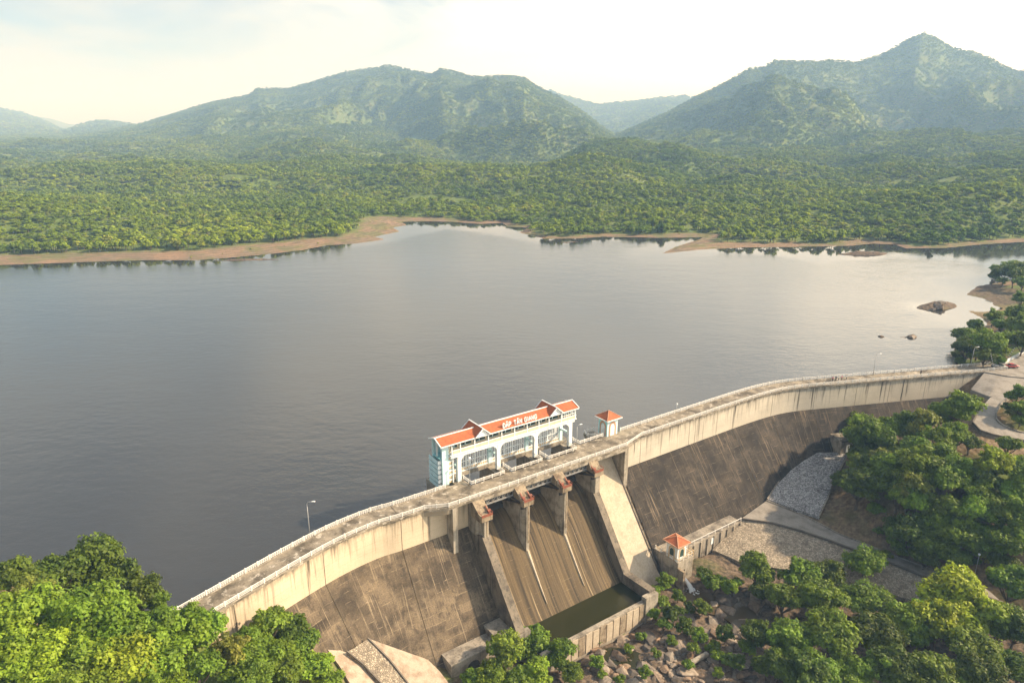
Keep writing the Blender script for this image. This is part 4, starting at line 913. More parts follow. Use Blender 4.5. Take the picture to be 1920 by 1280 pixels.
# floor with deep beams
g_('floor_slab', 'white', lambda mb: mb.bx(-14.3, 26.1, -14.2, -8.7, 7.75, 8.0))
for v0, v1 in ((-9.45, -8.95), (-14.0, -13.5)): g_('floor_beam', 'white', lambda mb: mb.bx(-14.0, 25.6, v0, v1, 7.0, 7.75))
for i in range(3):                           # haunched arches where columns meet the beam
    a, b = CU[i] + 0.55, CU[i + 1] - 0.55
    for x0, sg in ((a, 1), (b, -1)):
        def haunch(mb):
            pts = [(0, 7.0), (1.5, 7.0), (0.9, 6.75), (0.35, 6.3), (0, 5.7)]
            n = len(pts); mb.add([(x0 + sg * q, 9.35, z) for q, z in pts] + [(x0 + sg * q, 9.05, z) for q, z in pts], [tuple(range(n)), tuple(range(2 * n - 1, n - 1, -1))] + [(k, (k + 1) % n, n + (k + 1) % n, n + k) for k in range(n)])
        g_('arch_haunch', 'white', haunch)
# rear screens: parapet, mullions, pointed window frames
for i in range(3):
    a, b = CU[i] + 0.5, CU[i + 1] - 0.5; w = b - a
    g_('screen_sill', 'white', lambda mb: mb.bx(a, b, -13.75, -13.3, -0.3, 0.25))
    g_('screen_rail', 'tan', lambda mb: mb.bx(a, b, -13.62, -13.45, 0.3, 0.95))
    g_('screen_rail', 'white', lambda mb: mb.bx(a, b, -13.68, -13.38, 0.95, 1.15))
    g_('screen_rail', 'white', lambda mb: mb.bx(a, b, -13.62, -13.42, 2.6, 2.75))
    for k in range(15):
        x = a + w * (k + 0.5) / 15
        g_('mullion', 'white', lambda mb: mb.bx(x - 0.09, x + 0.09, -13.64, -13.40, 0.25, 4.4 if k % 5 in (0, 4) else (6.9 if k % 5 == 2 and k in (2, 7, 12) else 5.2)))
    for c in (a + w * 0.25, a + w * 0.75):
        def pointed(mb):
            W2 = w * 0.13
            for s in (-1, 1):
                mb.bar((c + s * W2, 13.5, 1.1), (c + s * W2, 13.5, 4.9), 0.22); mb.bar((c + s * W2, 13.5, 4.9), (c, 13.5, 6.1), 0.22)
                mb.bar((c + s * W2, 13.5, 4.9), (c + s * (W2 + 1.0), 13.5, 4.2), 0.16)
        g_('pointed_frame', 'white', pointed)
# upper storey: gallery posts, parapet panels, recessed glazed wall
PU = [-13.8, -11.4, -7.2, -3.1, 1.0, 5.05, 9.1, 13.0, 16.4, 20.7, 25.6]
for x in PU: g_('gallery_post', 'white', lambda mb: mb.bx(x - 0.13, x + 0.13, -9.0, -8.74, 8.0, 11.1))
for a, b in zip(PU[:-1], PU[1:]):
    g_('parapet_panel', 'cream', lambda mb: mb.bx(a + 0.13, b - 0.13, -8.95, -8.80, 8.1, 8.95))
    wl_ = g_('gallery_wall', 'cream', lambda mb: (mb.bx(a, b - 0.01, -10.6, -10.4, 8.0, 8.9), mb.bx(a, b - 0.01, -10.6, -10.4, 10.6, 11.2), mb.bx(a, a + 0.5, -10.6, -10.4, 8.9, 10.6)))
    win = g_('window', 'mint', lambda mb: (mb.bx(a + 0.5, b - 0.01, -10.5, -10.35, 8.9, 9.0), mb.bx(a + 0.5, b - 0.01, -10.5, -10.35, 10.5, 10.6), mb.bx((a + b) / 2 + 0.15, (a + b) / 2 + 0.35, -10.5, -10.35, 9.0, 10.5)))
    for k in (0, 1):
        x0 = a + 0.5 if k == 0 else (a + b) / 2 + 0.35; x1 = (a + b) / 2 + 0.15 if k == 0 else b - 0.02
        g_('pane', 'glass', lambda mb: mb.bx(x0, x1, -10.47, -10.42, 9.0, 10.5), win)
g_('parapet_rail', 'white', lambda mb: mb.bx(-14.0, 25.9, -9.02, -8.70, 8.95, 9.12))
g_('parapet_rail', 'white', lambda mb: mb.bx(-14.0, 25.9, -9.02, -8.70, 8.003, 8.12))
g_('parapet_rail', 'white', lambda mb: mb.bx(25.75, 26.05, -14.0, -9.03, 8.01, 9.1))
g_('rear_wall', 'cream', lambda mb: mb.bx(-13.8, 25.6, -14.0, -13.8, 8.0, 11.2))
g_('end_wall', 'mint', lambda mb: mb.bx(25.3, 25.55, -13.79, -10.61, 8.0, 11.2))
g_('eave_beam', 'white', lambda mb: mb.bx(-13.9, 25.75, -9.05, -8.68, 10.95, 11.2))
def grille(mb):
    for k in range(7): x = 21.0 + k * 0.72; mb.bx(x, x + 0.12, -8.92, -8.80, 9.12, 10.95)
    for zz in (9.7, 10.3): mb.bx(20.8, 25.5, -8.9, -8.82, zz, zz + 0.1)
g_('grille', 'white', grille)
# roofs
VF, VB, VR = -8.35, -14.55, -11.45
def gable_roof(u0, u1, ze=11.2, zr=12.55, mb=None, m=0, th=0.16):
    for (va, vb) in ((VF, VR), (VB, VR)):
        mb.prof([(va, ze), (vb, zr), (vb, zr - th), (va, ze - th)], u0, u1, m)
for u0, u1, ze, zr in ((-17.2, -5.2, 11.25, 12.45), (-5.2, 18.6, 11.2, 12.55), (18.6, 26.5, 11.2, 12.45)):
    rf = g_('roof', 'roof', lambda mb: gable_roof(u0 + 0.02, u1 - 0.02, ze, zr, mb))
    g_('ridge_cap', 'white', lambda mb: mb.bar((u0 + .02, -VR, zr + 0.03), (u1 - .02, -VR, zr + 0.03), 0.28, 0.18), rf)
    g_('fascia', 'white', lambda mb: (mb.bx(u0, u1, VF, VF + 0.1, ze - 0.30, ze - 0.02), mb.bx(u0, u1, VB - 0.1, VB, ze - 0.30, ze - 0.02)), rf)
    ends = [u0] if u0 < -10 else ([u1] if u1 > 25 else [])
    for ue in ends: g_('verge', 'white', lambda mb: (mb.bar((ue, -VF, ze + 0.02), (ue, -VR, zr + 0.05), 0.22, 0.30), mb.bar((ue, -VB, ze + 0.02), (ue, -VR, zr + 0.05), 0.22, 0.30)), rf)
    for ue in ends: g_('gable_wall', 'white', lambda mb: mb.prof([(-9.0, ze - .1), (-13.9, ze - .1), (VR, zr - 0.2)], ue + (0.9 if ue < 0 else -1.15), ue + (1.1 if ue < 0 else -0.95)), rf)
for c in (-5.1, 18.5):                        # cross gables over the roof joints
    zr, ze, hw = 13.15, 11.28, 2.15
    def xg(mb):
        for s in (-1, 1):
            mb.add([(c + s * hw, -(VF + .25), ze), (c, -(VF + .25), zr), (c, -(VB - .25), zr), (c + s * hw, -(VB - .25), ze), (c + s * hw, -(VF + .25), ze - .16), (c, -(VF + .25), zr - .16), (c, -(VB - .25), zr - .16), (c + s * hw, -(VB - .25), ze - .16)],
                   [(0, 1, 2, 3), (4, 7, 6, 5), (0, 4, 5, 1), (1, 5, 6, 2), (2, 6, 7, 3), (3, 7, 4, 0)])
    rf = g_('cross_gable', 'roof', xg)
    g_('ridge_cap', 'white', lambda mb: mb.bar((c, -(VF + .28), zr + 0.04), (c, -(VB - .28), zr + 0.04), 0.26, 0.18), rf)
    for ve in (VF + .3, VB - .3):
        g_('verge', 'white', lambda mb: (mb.bar((c - hw, -ve, ze), (c, -ve, zr), 0.22, 0.26), mb.bar((c + hw, -ve, ze), (c, -ve, zr), 0.22, 0.26)), rf)
        g_('gable_panel', 'white', lambda mb: mb.add([(c - hw + .3, -ve + (0.3 if ve > -10 else -0.3), ze - .05), (c + hw - .3, -ve + (0.3 if ve > -10 else -0.3), ze - .05), (c, -ve + (0.3 if ve > -10 else -0.3), zr - .25), (c - hw + .3, -ve + (0.4 if ve > -10 else -0.4), ze - .05), (c + hw - .3, -ve + (0.4 if ve > -10 else -0.4), ze - .05), (c, -ve + (0.4 if ve > -10 else -0.4), zr - .25)], [(0, 1, 2), (3, 5, 4), (0, 3, 4, 1), (1, 4, 5, 2), (2, 5, 3, 0)]), rf)
# stair tower at the left end
g_('tower_wall', 'mint', lambda mb: mb.bx(-16.2, -14.4, -10.1, -9.5, -0.05, 11.1))
g_('tower_wall', 'mint', lambda mb: mb.bx(-16.2, -14.0, -14.7, -14.3, -8.0, 11.0))
g_('tower_wall', 'cyan', lambda mb: mb.bx(-13.95, -13.7, -14.3, -10.1, -0.05, 8.0))
g_('tower_post', 'white', lambda mb: mb.bx(-16.25, -15.9, -12.6, -12.2, 7.0, 11.2))
g_('tower_floor', 'cyan', lambda mb: mb.bx(-16.2, -14.0, -14.3, -10.1, 6.6, 6.8))
for k in range(6):
    z0 = -0.7 + k * 1.28
    g_('stair_parapet', 'mint', lambda mb: mb.bx(-17.15, -16.95, -14.8, -10.15, z0, z0 + 0.98))
    g_('stair_parapet', 'white', lambda mb: mb.bx(-17.15, -16.25, -10.32, -10.12, z0, z0 + 0.98))
    g_('stair_landing', 'cyan', lambda mb: mb.bx(-16.94, -16.21, -14.7, -10.33, z0 - 0.1, z0 + 0.05))
    g_('ladder_window', 'tan', lambda mb: mb.bx(-14.25, -13.3, -9.95, -9.85, z0 + 0.75, z0 + 1.3))
    g_('ladder_bar', 'white', lambda mb: mb.bx(-14.38, -13.2, -9.96, -9.80, z0 + 1.32, z0 + 1.75))
g_('tower_pier', 'white', lambda mb: mb.bx(-13.25, -12.95, -9.97, -9.6, 0.0, 7.8))
g_('tower_base', 'pier', lambda mb: mb.bx(-17.2, -13.4, -16.4, -9.4, -14, -0.66))
# lettering on the front roof slope
GL = {
 'D': [[(0, 0), (0, 1), (.45, 1), (.68, .8), (.68, .2), (.45, 0), (0, 0)]], 'A': [[(0, 0), (.36, 1), (.72, 0)], [(.14, .36), (.58, .36)]], 'P': [[(0, 0), (0, 1), (.48, 1), (.64, .86), (.64, .6), (.48, .46), (0, .46)]],
 'T': [[(0, 1), (.7, 1)], [(.35, 1), (.35, 0)]], 'N': [[(0, 0), (0, 1), (.62, 0), (.62, 1)]], 'G': [[(.68, .82), (.5, 1), (.18, 1), (0, .8), (0, .2), (.18, 0), (.5, 0), (.68, .2), (.68, .48), (.4, .48)]], 'I': [[(.1, 0), (.1, 1)]]}
def letter(ch, x, ht, adv):
    base = {'Đ': 'D', 'Ậ': 'A', 'Â': 'A'}.get(ch, ch); mb = MB(); y = 8.62
    zf = 11.42
    def pt(p): return (x + p[0] * ht * 0.84, 8.72 + (p[1] * 0.12), zf + p[1] * ht)
    st = [list(l) for l in GL[base]]
    if ch == 'Đ': st.append([(-.16, .5), (.3, .5)])
    if ch in 'ẬÂ': st.append([(.12, 1.14), (.36, 1.34), (.60, 1.14)])
    for l in st:
        for a, b in zip(l[:-1], l[1:]): mb.bar(pt(a), pt(b), 0.16, 0.24)
    if ch == 'Ậ': mb.bar(pt((.29, -.22)), pt((.43, -.22)), 0.14, 0.2)
    mb.build('letter', M['white'], GH)
x = 1.35
for ch in 'ĐẬP TÂN GIANG':
    if ch == ' ': x += 0.62; continue
    letter(ch, x, 1.15, 0); x += {'I': 0.44}.get(ch, 0.94)

# ================================================================== KIOSK AND VALVE HOUSE
def hip_house(name, label, u0, u1, v0, v1, zb, zw, zr, wall, trim, arch_m, door_m, ov=0.9):
    r = empty(name, A3, ANG, label, 'hut'); g = lambda nm, m, fn, par=None: part(nm, M[m], fn, par or r)
    if wall == 'two':
        g('wall', 'mint', lambda mb: mb.bx(u0, u1, v1 - 0.2, v1, zb, zw)); g('wall', 'cyan', lambda mb: mb.bx(u0, u0 + 0.2, v0 + .2, v1 - 0.2, zb, zw)); g('wall', 'cyan', lambda mb: mb.bx(u0, u1, v0, v0 + .2, zb, zw)); g('wall', 'cyan', lambda mb: mb.bx(u1 - .2, u1, v0 + .2, v1 - .2, zb, zw))  # light in the colours: front paler as if sunlit, other sides deeper as shaded
    else:
        for b in ((u0, u1, v1 - .2, v1), (u0, u0 + .2, v0 + .2, v1 - .2), (u0, u1, v0, v0 + .2), (u1 - .2, u1, v0 + .2, v1 - .2)): g('wall', wall, lambda mb: mb.bx(*b, zb, zw))
    uc, vc = (u0 + u1) / 2, (v0 + v1) / 2
    def hip(mb):
        q = [(u0 - ov, -(v1 + ov)), (u1 + ov, -(v1 + ov)), (u1 + ov, -(v0 - ov)), (u0 - ov, -(v0 - ov))]
        mb.add([(a, b, zw + .12) for a, b in q] + [(uc, -vc, zr)] + [(a, b, zw + .02) for a, b in q], [(0, 1, 4), (1, 2, 4), (2, 3, 4), (3, 0, 4), (8, 7, 6, 5), (0, 5, 6, 1), (1, 6, 7, 2), (2, 7, 8, 3), (3, 8, 5, 0)])
    rf = g('roof', 'roof', hip)
    q = [(u0 - ov, v1 + ov), (u1 + ov, v1 + ov), (u1 + ov, v0 - ov), (u0 - ov, v0 - ov)]
    for a, b in zip(q, q[1:] + q[:1]): g('fascia', trim, lambda mb: mb.bar((a[0], -a[1], zw + .05), (b[0], -b[1], zw + .05), 0.18, 0.26), rf)
    for a in q: g('hip_cap', 'salmon', lambda mb: mb.bar((a[0], -a[1], zw + .16), (uc, -vc, zr + .04), 0.16, 0.12), rf)
    def archp(side, w, h, z0, y, mat, nm, ring=None):
        n = 11; pts = [(w * math.cos(t), h - w + w * 1.25 * math.sin(t)) for t in np.linspace(0, math.pi, n)]
        out = [(w, 0)] + pts + [(-w, 0)]
        def fn(mb):
            k = len(out)
            def P(p, d):
                if side == 'v': return (uc + p[0], -(v1 + d), z0 + p[1])
                return (u0 - d, -(vc + p[0]), z0 + p[1])
            if ring:
                inn = [(p[0] * ring, p[1] * (1 - (1 - ring) * .45)) for p in out]
                for i in range(k - 1):
                    A_, B_, C_, D_ = out[i], out[i + 1], inn[i + 1], inn[i]
                    mb.add([P(A_, y), P(B_, y), P(C_, y), P(D_, y), P(A_, 0), P(B_, 0), P(C_, 0), P(D_, 0)], [(0, 1, 2, 3), (0, 4, 5, 1), (2, 6, 7, 3), (1, 5, 6, 2), (3, 7, 4, 0)])
            else: mb.add([P(p, y) for p in out] + [P(p, 0) for p in out], [tuple(range(k))] + [(i, (i + 1) % k, k + (i + 1) % k, k + i) for i in range(k)])
        return g(nm, mat, fn)
    W_ = (u1 - u0)
    for side in ('v', 'u'):
        archp(side, W_ * 0.33, (zw - zb) * 0.78, zb + 0.05, 0.10, arch_m, 'arch_surround', 0.68)
        archp(side, W_ * 0.20, (zw - zb) * (0.62 if name == 'kiosk' else 0.42), zb + (0.05 if name == 'kiosk' else 1.1), 0.06, door_m, 'arched_door' if name == 'kiosk' else 'arched_window')
    return r
hip_house('kiosk', 'small blue kiosk, its front coloured paler as if sunlit, with orange hip roof on the crest', 36.7, 40.7, -11.2, -7.5, 0.0, 5.1, 7.1, 'two', 'white', 'salmon', 'white')
vh = hip_house('valve_house', 'white valve house with orange hip roof at the dam foot', 38.2, 41.6, 16.2, 20.1, -26.7, -21.9, -20.4, 'white', 'salmon', 'tan', 'shutter', 0.8)
railing('valve_railing', [(38.0, 12.5), (38.0, 20.7), (43.9, 20.7), (43.9, 16.4)], 'cream railing round the valve house platform', step=2.1, rails=(0.85,), mat=M['tan']).location.z = -26.7
railing('walkway_railing', [(43.9, 16.2), (70.4, 16.2)], 'white railing along the walkway at the dam foot', step=2.9, rails=(0.95,)).location.z = -27.6
def cage(mb):
    for a in (44.4, 47.2):
        for b in (16.7, 18.2): mb.bar((a, -b, -32), (a, -b, -27.5), 0.14)
    for zz in (-27.5, -29.4): mb.bar((44.4, -18.2, zz), (47.2, -18.2, zz), 0.14); mb.bar((44.4, -16.7, zz), (44.4, -18.2, zz), 0.12); mb.bar((47.2, -16.7, zz), (47.2, -18.2, zz), 0.12)
    mb.bar((44.4, -18.2, -32), (47.2, -18.2, -29.4), 0.12)
tag(part('scaffold_stair', M['tan'], cage, None), 'tan metal stair frame beside the valve house', 'stair').matrix_world = Matrix.Translation(Vector(A3)) @ Matrix.Rotation(ANG, 4, 'Z')
# water jet from the culvert
def jet(mb):
    n, k = 26, 9; vs = []
    for i in range(n):
        t = i / (n - 1); v_ = 20.4 + 3.9 * t + 0.5 * t * t; z = -31.6 - 0.2 * t - 2.6 * t * t; w = 0.42 + 0.42 * t * t
        for j in range(k):
            a = 2 * math.pi * j / k; vs.append((40.15 + w * math.cos(a) + 0.10 * math.sin(9 * t + j * 2), -(v_ + 0.30 * math.sin(a)), z + 0.35 * math.sin(a) + 0.07 * math.sin(17 * t + j * 1.7)))
    mb.add(vs, [(i * k + j, i * k + (j + 1) % k, (i + 1) * k + (j + 1) % k, (i + 1) * k + j) for i in range(n - 1) for j in range(k)])
wj = tag(part('water_jet', M['foam'], jet, None, smooth=True), 'white jet of water pouring from the valve block into the stream', 'water jet'); wj.matrix_world = Matrix.Translation(Vector(A3)) @ Matrix.Rotation(ANG, 4, 'Z')
def splash(mb):
    rr = random.Random(4)
    for k in range(46):
        a = rr.random() * 6.28; d = rr.random() ** 0.6 * 1.7; s = 0.12 + 0.22 * rr.random(); c = Vector((40.15 + d * math.cos(a), -24.6 + d * 1.2 * math.sin(a), -34.15 + 0.5 * rr.random() * (1.7 - d)))
        mb.tube([c - Vector((0, 0, s)), c, c + Vector((0, 0, s))], [0.02, s, 0.02], 5)
sp = part('splash', M['foam'], splash, wj, smooth=True); sp.parent = wj
# small shed against the right slope
def shed_():
    p = up(1582, 838, -19.0); s = empty('shed', (p[0], p[1], -20.2), R(12.5), 'small grey concrete shed against the right slope of the dam', 'shed')
    part('wall', M['conc'], lambda mb: mb.box(-3.0, 3.0, -2.4, 3.5, -2, 4.6), s); part('roof', M['deck'], lambda mb: mb.box(-3.3, 3.3, -2.8, 3.6, 4.6, 4.95), s)
    part('door', M['white'], lambda mb: mb.box(-1.0, 0.5, -2.52, -2.40, 0.4, 3.2), s); part('buttress', M['pier'], lambda mb: mb.box(-3.25, -3.0, -2.6, 1.0, -2, 4.5), s)
shed_()

# ================================================================== LAMPS, CARS, BARRIERS, PEOPLE
def lamp_mesh(h, arm, head):
    mb = MB(); mb.tube([(0, 0, 0), (0, 0, h * 0.5), (0, 0, h)], [0.10, 0.08, 0.06], 6)
    if arm: mb.tube([(0, 0, h), (0.25, 0, h + 0.45), (arm, 0, h + 0.55)], [0.06, 0.05, 0.05], 6)
    return mb.mesh('pole', M['lamp'], True)
LP = {}
def lamp(p, h, arm, rz, label):
    r = empty('street_lamp', p, rz, label, 'street lamp', 'street lamps')
    if (h, arm) not in LP: LP[(h, arm)] = lamp_mesh(h, arm, 1)
    link('pole', LP[(h, arm)], r)
    mb = MB(); mb.box(-0.16, 0.16, -0.16, 0.16, 0, 0.35); mb.build('base', M['pier'], r)
    if arm: mb = MB(); mb.add([(arm - .1, -.14, h + .50), (arm + .75, -.18, h + .55), (arm + .75, .18, h + .55), (arm - .1, .14, h + .50), (arm, -.10, h + .66), (arm + .6, -.12, h + .70), (arm + .6, .12, h + .70), (arm, .10, h + .66)], [(0, 3, 2, 1), (4, 5, 6, 7), (0, 1, 5, 4), (1, 2, 6, 5), (2, 3, 7, 6), (3, 0, 4, 7)]); mb.build('lamp_head', M['lens'], r, bevel=0.03)
    else: mb = MB(); mb.tube([(0, 0, h - .05), (0, 0, h + .1), (0, 0, h + .38), (0, 0, h + .5)], [0.10, 0.30, 0.30, 0.08], 9); mb.build('lamp_head', M['lens'], r, True)
def crest_lamp(px, py, label, h=7.6, arm=1.1, rz=0.0): p = up(px, py, 0.15); lamp(tuple(p), h, arm, rz, label)
crest_lamp(581, 1002, 'tall street lamp at the water-side railing of the left wing')
crest_lamp(1637, 703, 'tall street lamp beyond the railing of the right wing', 7.4, 1.4, 0.2)
crest_lamp(1820, 687, 'tall street lamp at the right end of the crest', 7.0, 1.3, 0.2)
crest_lamp(1081, 838, 'thin lamp post between the gatehouse and the blue kiosk', 6.2, 0.8, 0.3)
crest_lamp(881, 906, 'thin lamp post in front of the left gate opening', 6.8, 0.0)
crest_lamp(1268, 773, 'short lamp post on the water-side railing right of the kiosk', 2.6, 0.0)
p = on_ground(272, 1150, 0.0); lamp((p[0], p[1], p[2]), 6.0, 0.0, 0, 'white lamp standing among the left trees') if p[2] > -5 else lamp(tuple(up(272, 1150, 1.5)), 6.0, 0.0, 0, 'white lamp standing among the left trees')
p = up(1826, 1084, -29.6); lamp((p[0], p[1], -30.0), 7.6, 0.0, 0, 'lamp post beside the service road on the right')

M['carpaint_r'] = m_plain('red_car_paint', (0.42, 0.02, 0.025), 0.25, 0.0, 0.6); M['carpaint_k'] = m_plain('dark_car_paint', (0.03, 0.035, 0.045), 0.25, 0.0, 0.6); M['tyre'] = m_plain('tyre', (0.02, 0.02, 0.02), 0.8); M['tarp'] = m_plain('silver_car_load', (0.5, 0.5, 0.48), 0.6)
def car(p, rz, paint, label, pickup=False):
    r = empty('parked_car', p, rz, label, 'car', 'cars at the end of the crest'); L2, W2 = (2.55, 0.92) if pickup else (2.2, 0.88)
    if pickup: body = [(-L2, .45), (-L2, 1.05), (-.5, 1.08), (-.45, 1.1), (1.2, 1.1), (L2, .95), (L2, .45)]; cab = [(-.55, 1.08), (-.35, 1.72), (.75, 1.74), (1.35, 1.08)]
    else: body = [(-L2, .42), (-L2, .92), (-1.6, 1.0), (1.0, 1.0), (L2 - .1, .82), (L2, .42)]; cab = [(-1.75, .98), (-1.15, 1.45), (.25, 1.48), (1.05, .98)]
    def ext(mb, pts, w0, w1):
        n = len(pts); zt = max(z for _, z in pts)
        mb.add([(x, -(w1 if z > 1.2 else w0), z) for x, z in pts] + [(x, (w1 if z > 1.2 else w0), z) for x, z in pts], [tuple(range(n)), tuple(range(2 * n - 1, n - 1, -1))] + [(i, (i + 1) % n, n + (i + 1) % n, n + i) for i in range(n)])
    b = part('body', paint, lambda mb: ext(mb, body, W2, W2), r, bevel=0.07)
    part('cabin', M['glass'], lambda mb: ext(mb, cab, W2 - .06, W2 - .2), r, bevel=0.04)
    zt = cab[1][1]; part('cabin_roof', paint, lambda mb: mb.box(cab[1][0] + .05, cab[2][0] - .05, -W2 + .2, W2 - .2, zt, zt + .05), r)
    for x in (-L2 * .62, L2 * .62):
        for s in (-1, 1):
            wh = part('wheel', M['tyre'], lambda mb: mb.tube([(x, s * (W2 - .2), .34), (x, s * (W2 + .02), .34)], .34, 14), r)
            part('rim', M['lamp'], lambda mb: mb.tube([(x, s * (W2 + .02), .34), (x, s * (W2 + .04), .34)], .2, 10), wh)
    for s in (-1, 1): part('headlight', M['lens'], lambda mb: mb.box(L2 - .06, L2 + .02, s * .62 - .16, s * .62 + .16, .66, .80), r); part('tail_light', M['red'], lambda mb: mb.box(-L2 - .02, -L2 + .05, s * .68 - .1, s * .68 + .1, .68, .86), r)
    if pickup: part('load', M['tarp'], lambda mb: mb.box(-L2 + .15, -.7, -W2 + .12, W2 - .12, 1.0, 1.4), r, bevel=.1)
p = up(1872, 690, 0.1); car((p[0], p[1], 0.12), R(8), M['carpaint_k'], 'dark pickup with a pale load parked by the barrier', True)
p = up(1898, 688, 0.3); car((p[0], p[1], 0.16), R(5), M['carpaint_r'], 'red car parked at the right end of the crest')
M['stripe'] = None
def m_stripe():
    t = NT('red_white_stripes'); z = t.xyz(t.coord('Object'))[0]
    return t.done(t.mix(t.math('GREATER_THAN', t.math('PINGPONG', z, 0.45), 0.22), (0.75, 0.74, 0.7), (0.07, 0.06, 0.06)), 0.5)
M['stripe'] = m_stripe()
def barrier(px, py, tilt, label):
    p = up(px, py, 0.1); r = empty('barrier', tuple(p), 0, label, 'barrier', 'raised road barriers')
    part('stand', M['white'], lambda mb: mb.box(-.18, .18, -.18, .18, 0, 1.1), r)
    a = part('arm', M['stripe'], lambda mb: mb.box(-.5, 5.4, -.07, .07, -.09, .09), r); a.location = (0, 0, 1.0); a.rotation_euler = (0, -tilt, 0)
    part('counterweight', M['gate'], lambda mb: mb.box(-.25, .25, -.2, .2, 1.1, 1.35), r)
barrier(1862, 693, R(112), 'raised striped barrier arm nearest the dam railing')
barrier(1886, 680, R(68), 'raised striped barrier arm beside the white parapet')
P_ = resample([(1884, 681, 0.2), (1900, 672, 0.3), (1945, 648, 0.8)], 10)
pw = MB()
for a, b in zip(P_[:-1], P_[1:]): pw.bar(a + [0, 0, .5], b + [0, 0, .5], 0.35, 1.2)
tag(pw.build('parapet_wall', M['white']), 'white parapet wall along the lakeside edge of the yard', 'wall')
def person(p, rz, shirt, label):
    mb = MB()
    prof_ = [(0, .11, .10), (.06, .17, .12), (.45, .16, .12), (.85, .19, .13), (1.05, .17, .12), (1.35, .23, .14), (1.42, .15, .10), (1.48, .07, .07), (1.54, .09, .10), (1.63, .10, .11), (1.72, .07, .08), (1.75, .01, .01)]
    n = 10; vs = [(a * math.cos(2 * math.pi * k / n), b * math.sin(2 * math.pi * k / n), z) for z, a, b in prof_ for k in range(n)]
    for i in range(len(prof_) - 1):
        z = prof_[i][0]; m = 1 if z < .85 else (0 if z < 1.42 else (2 if z < 1.6 else 3))
        mb.add([vs[i * n + k] for k in range(n)] + [vs[(i + 1) * n + k] for k in range(n)], [(k, (k + 1) % n, n + (k + 1) % n, n + k) for k in range(n)], m)
    for s in (-1, 1): mb.tube([(s * .20, 0, 1.34), (s * .29, .02, 1.08), (s * .27, .14, .84)], [.06, .05, .035], 6, 0); mb.tube([(s * .27, .14, .84), (s * .26, .18, .74)], [.04, .03], 6, 2)
    me = mb.mesh('person', [shirt, M['carpaint_k'], M['skin'], M['gate']], True)
    bm = bmesh.new(); bm.from_mesh(me); bmesh.ops.remove_doubles(bm, verts=bm.verts, dist=1e-4); bm.to_mesh(me); bm.free()
    o = link('person', me); o.location = p; o.rotation_euler = (0, 0, rz); tag(o, label, 'person', 'people on the crest')
M['skin'] = m_plain('skin', (0.35, 0.2, 0.13), 0.6); M['shirt_p'] = m_plain('pink_shirt', (0.6, 0.12, 0.2), 0.8); M['shirt_w'] = m_plain('white_shirt', (0.75, 0.75, 0.75), 0.8); M['shirt_k'] = m_plain('dark_shirt', (0.04, 0.04, 0.06), 0.8)
for px, m, lab in ((1561, 'shirt_p', 'person in a pink top, leftmost of the group on the right wing'), (1567, 'shirt_k', 'person in dark clothes in the group on the right wing'), (1572, 'shirt_w', 'person in white in the middle of the group on the right wing'), (1578, 'shirt_p', 'person in a pink top, rightmost of the group'), (1587, 'shirt_w', 'person in white standing just right of the group')):
    p = up(px, 713.5 - (px - 1561) * .11, 0.05); person((p[0], p[1], 0.02), 1.0 + px % 3, M[m], lab)
p = up(1726, 702, 0); person((p[0], p[1], 0.02), 2, M['shirt_k'], 'lone person in dark clothes far along the right wing')

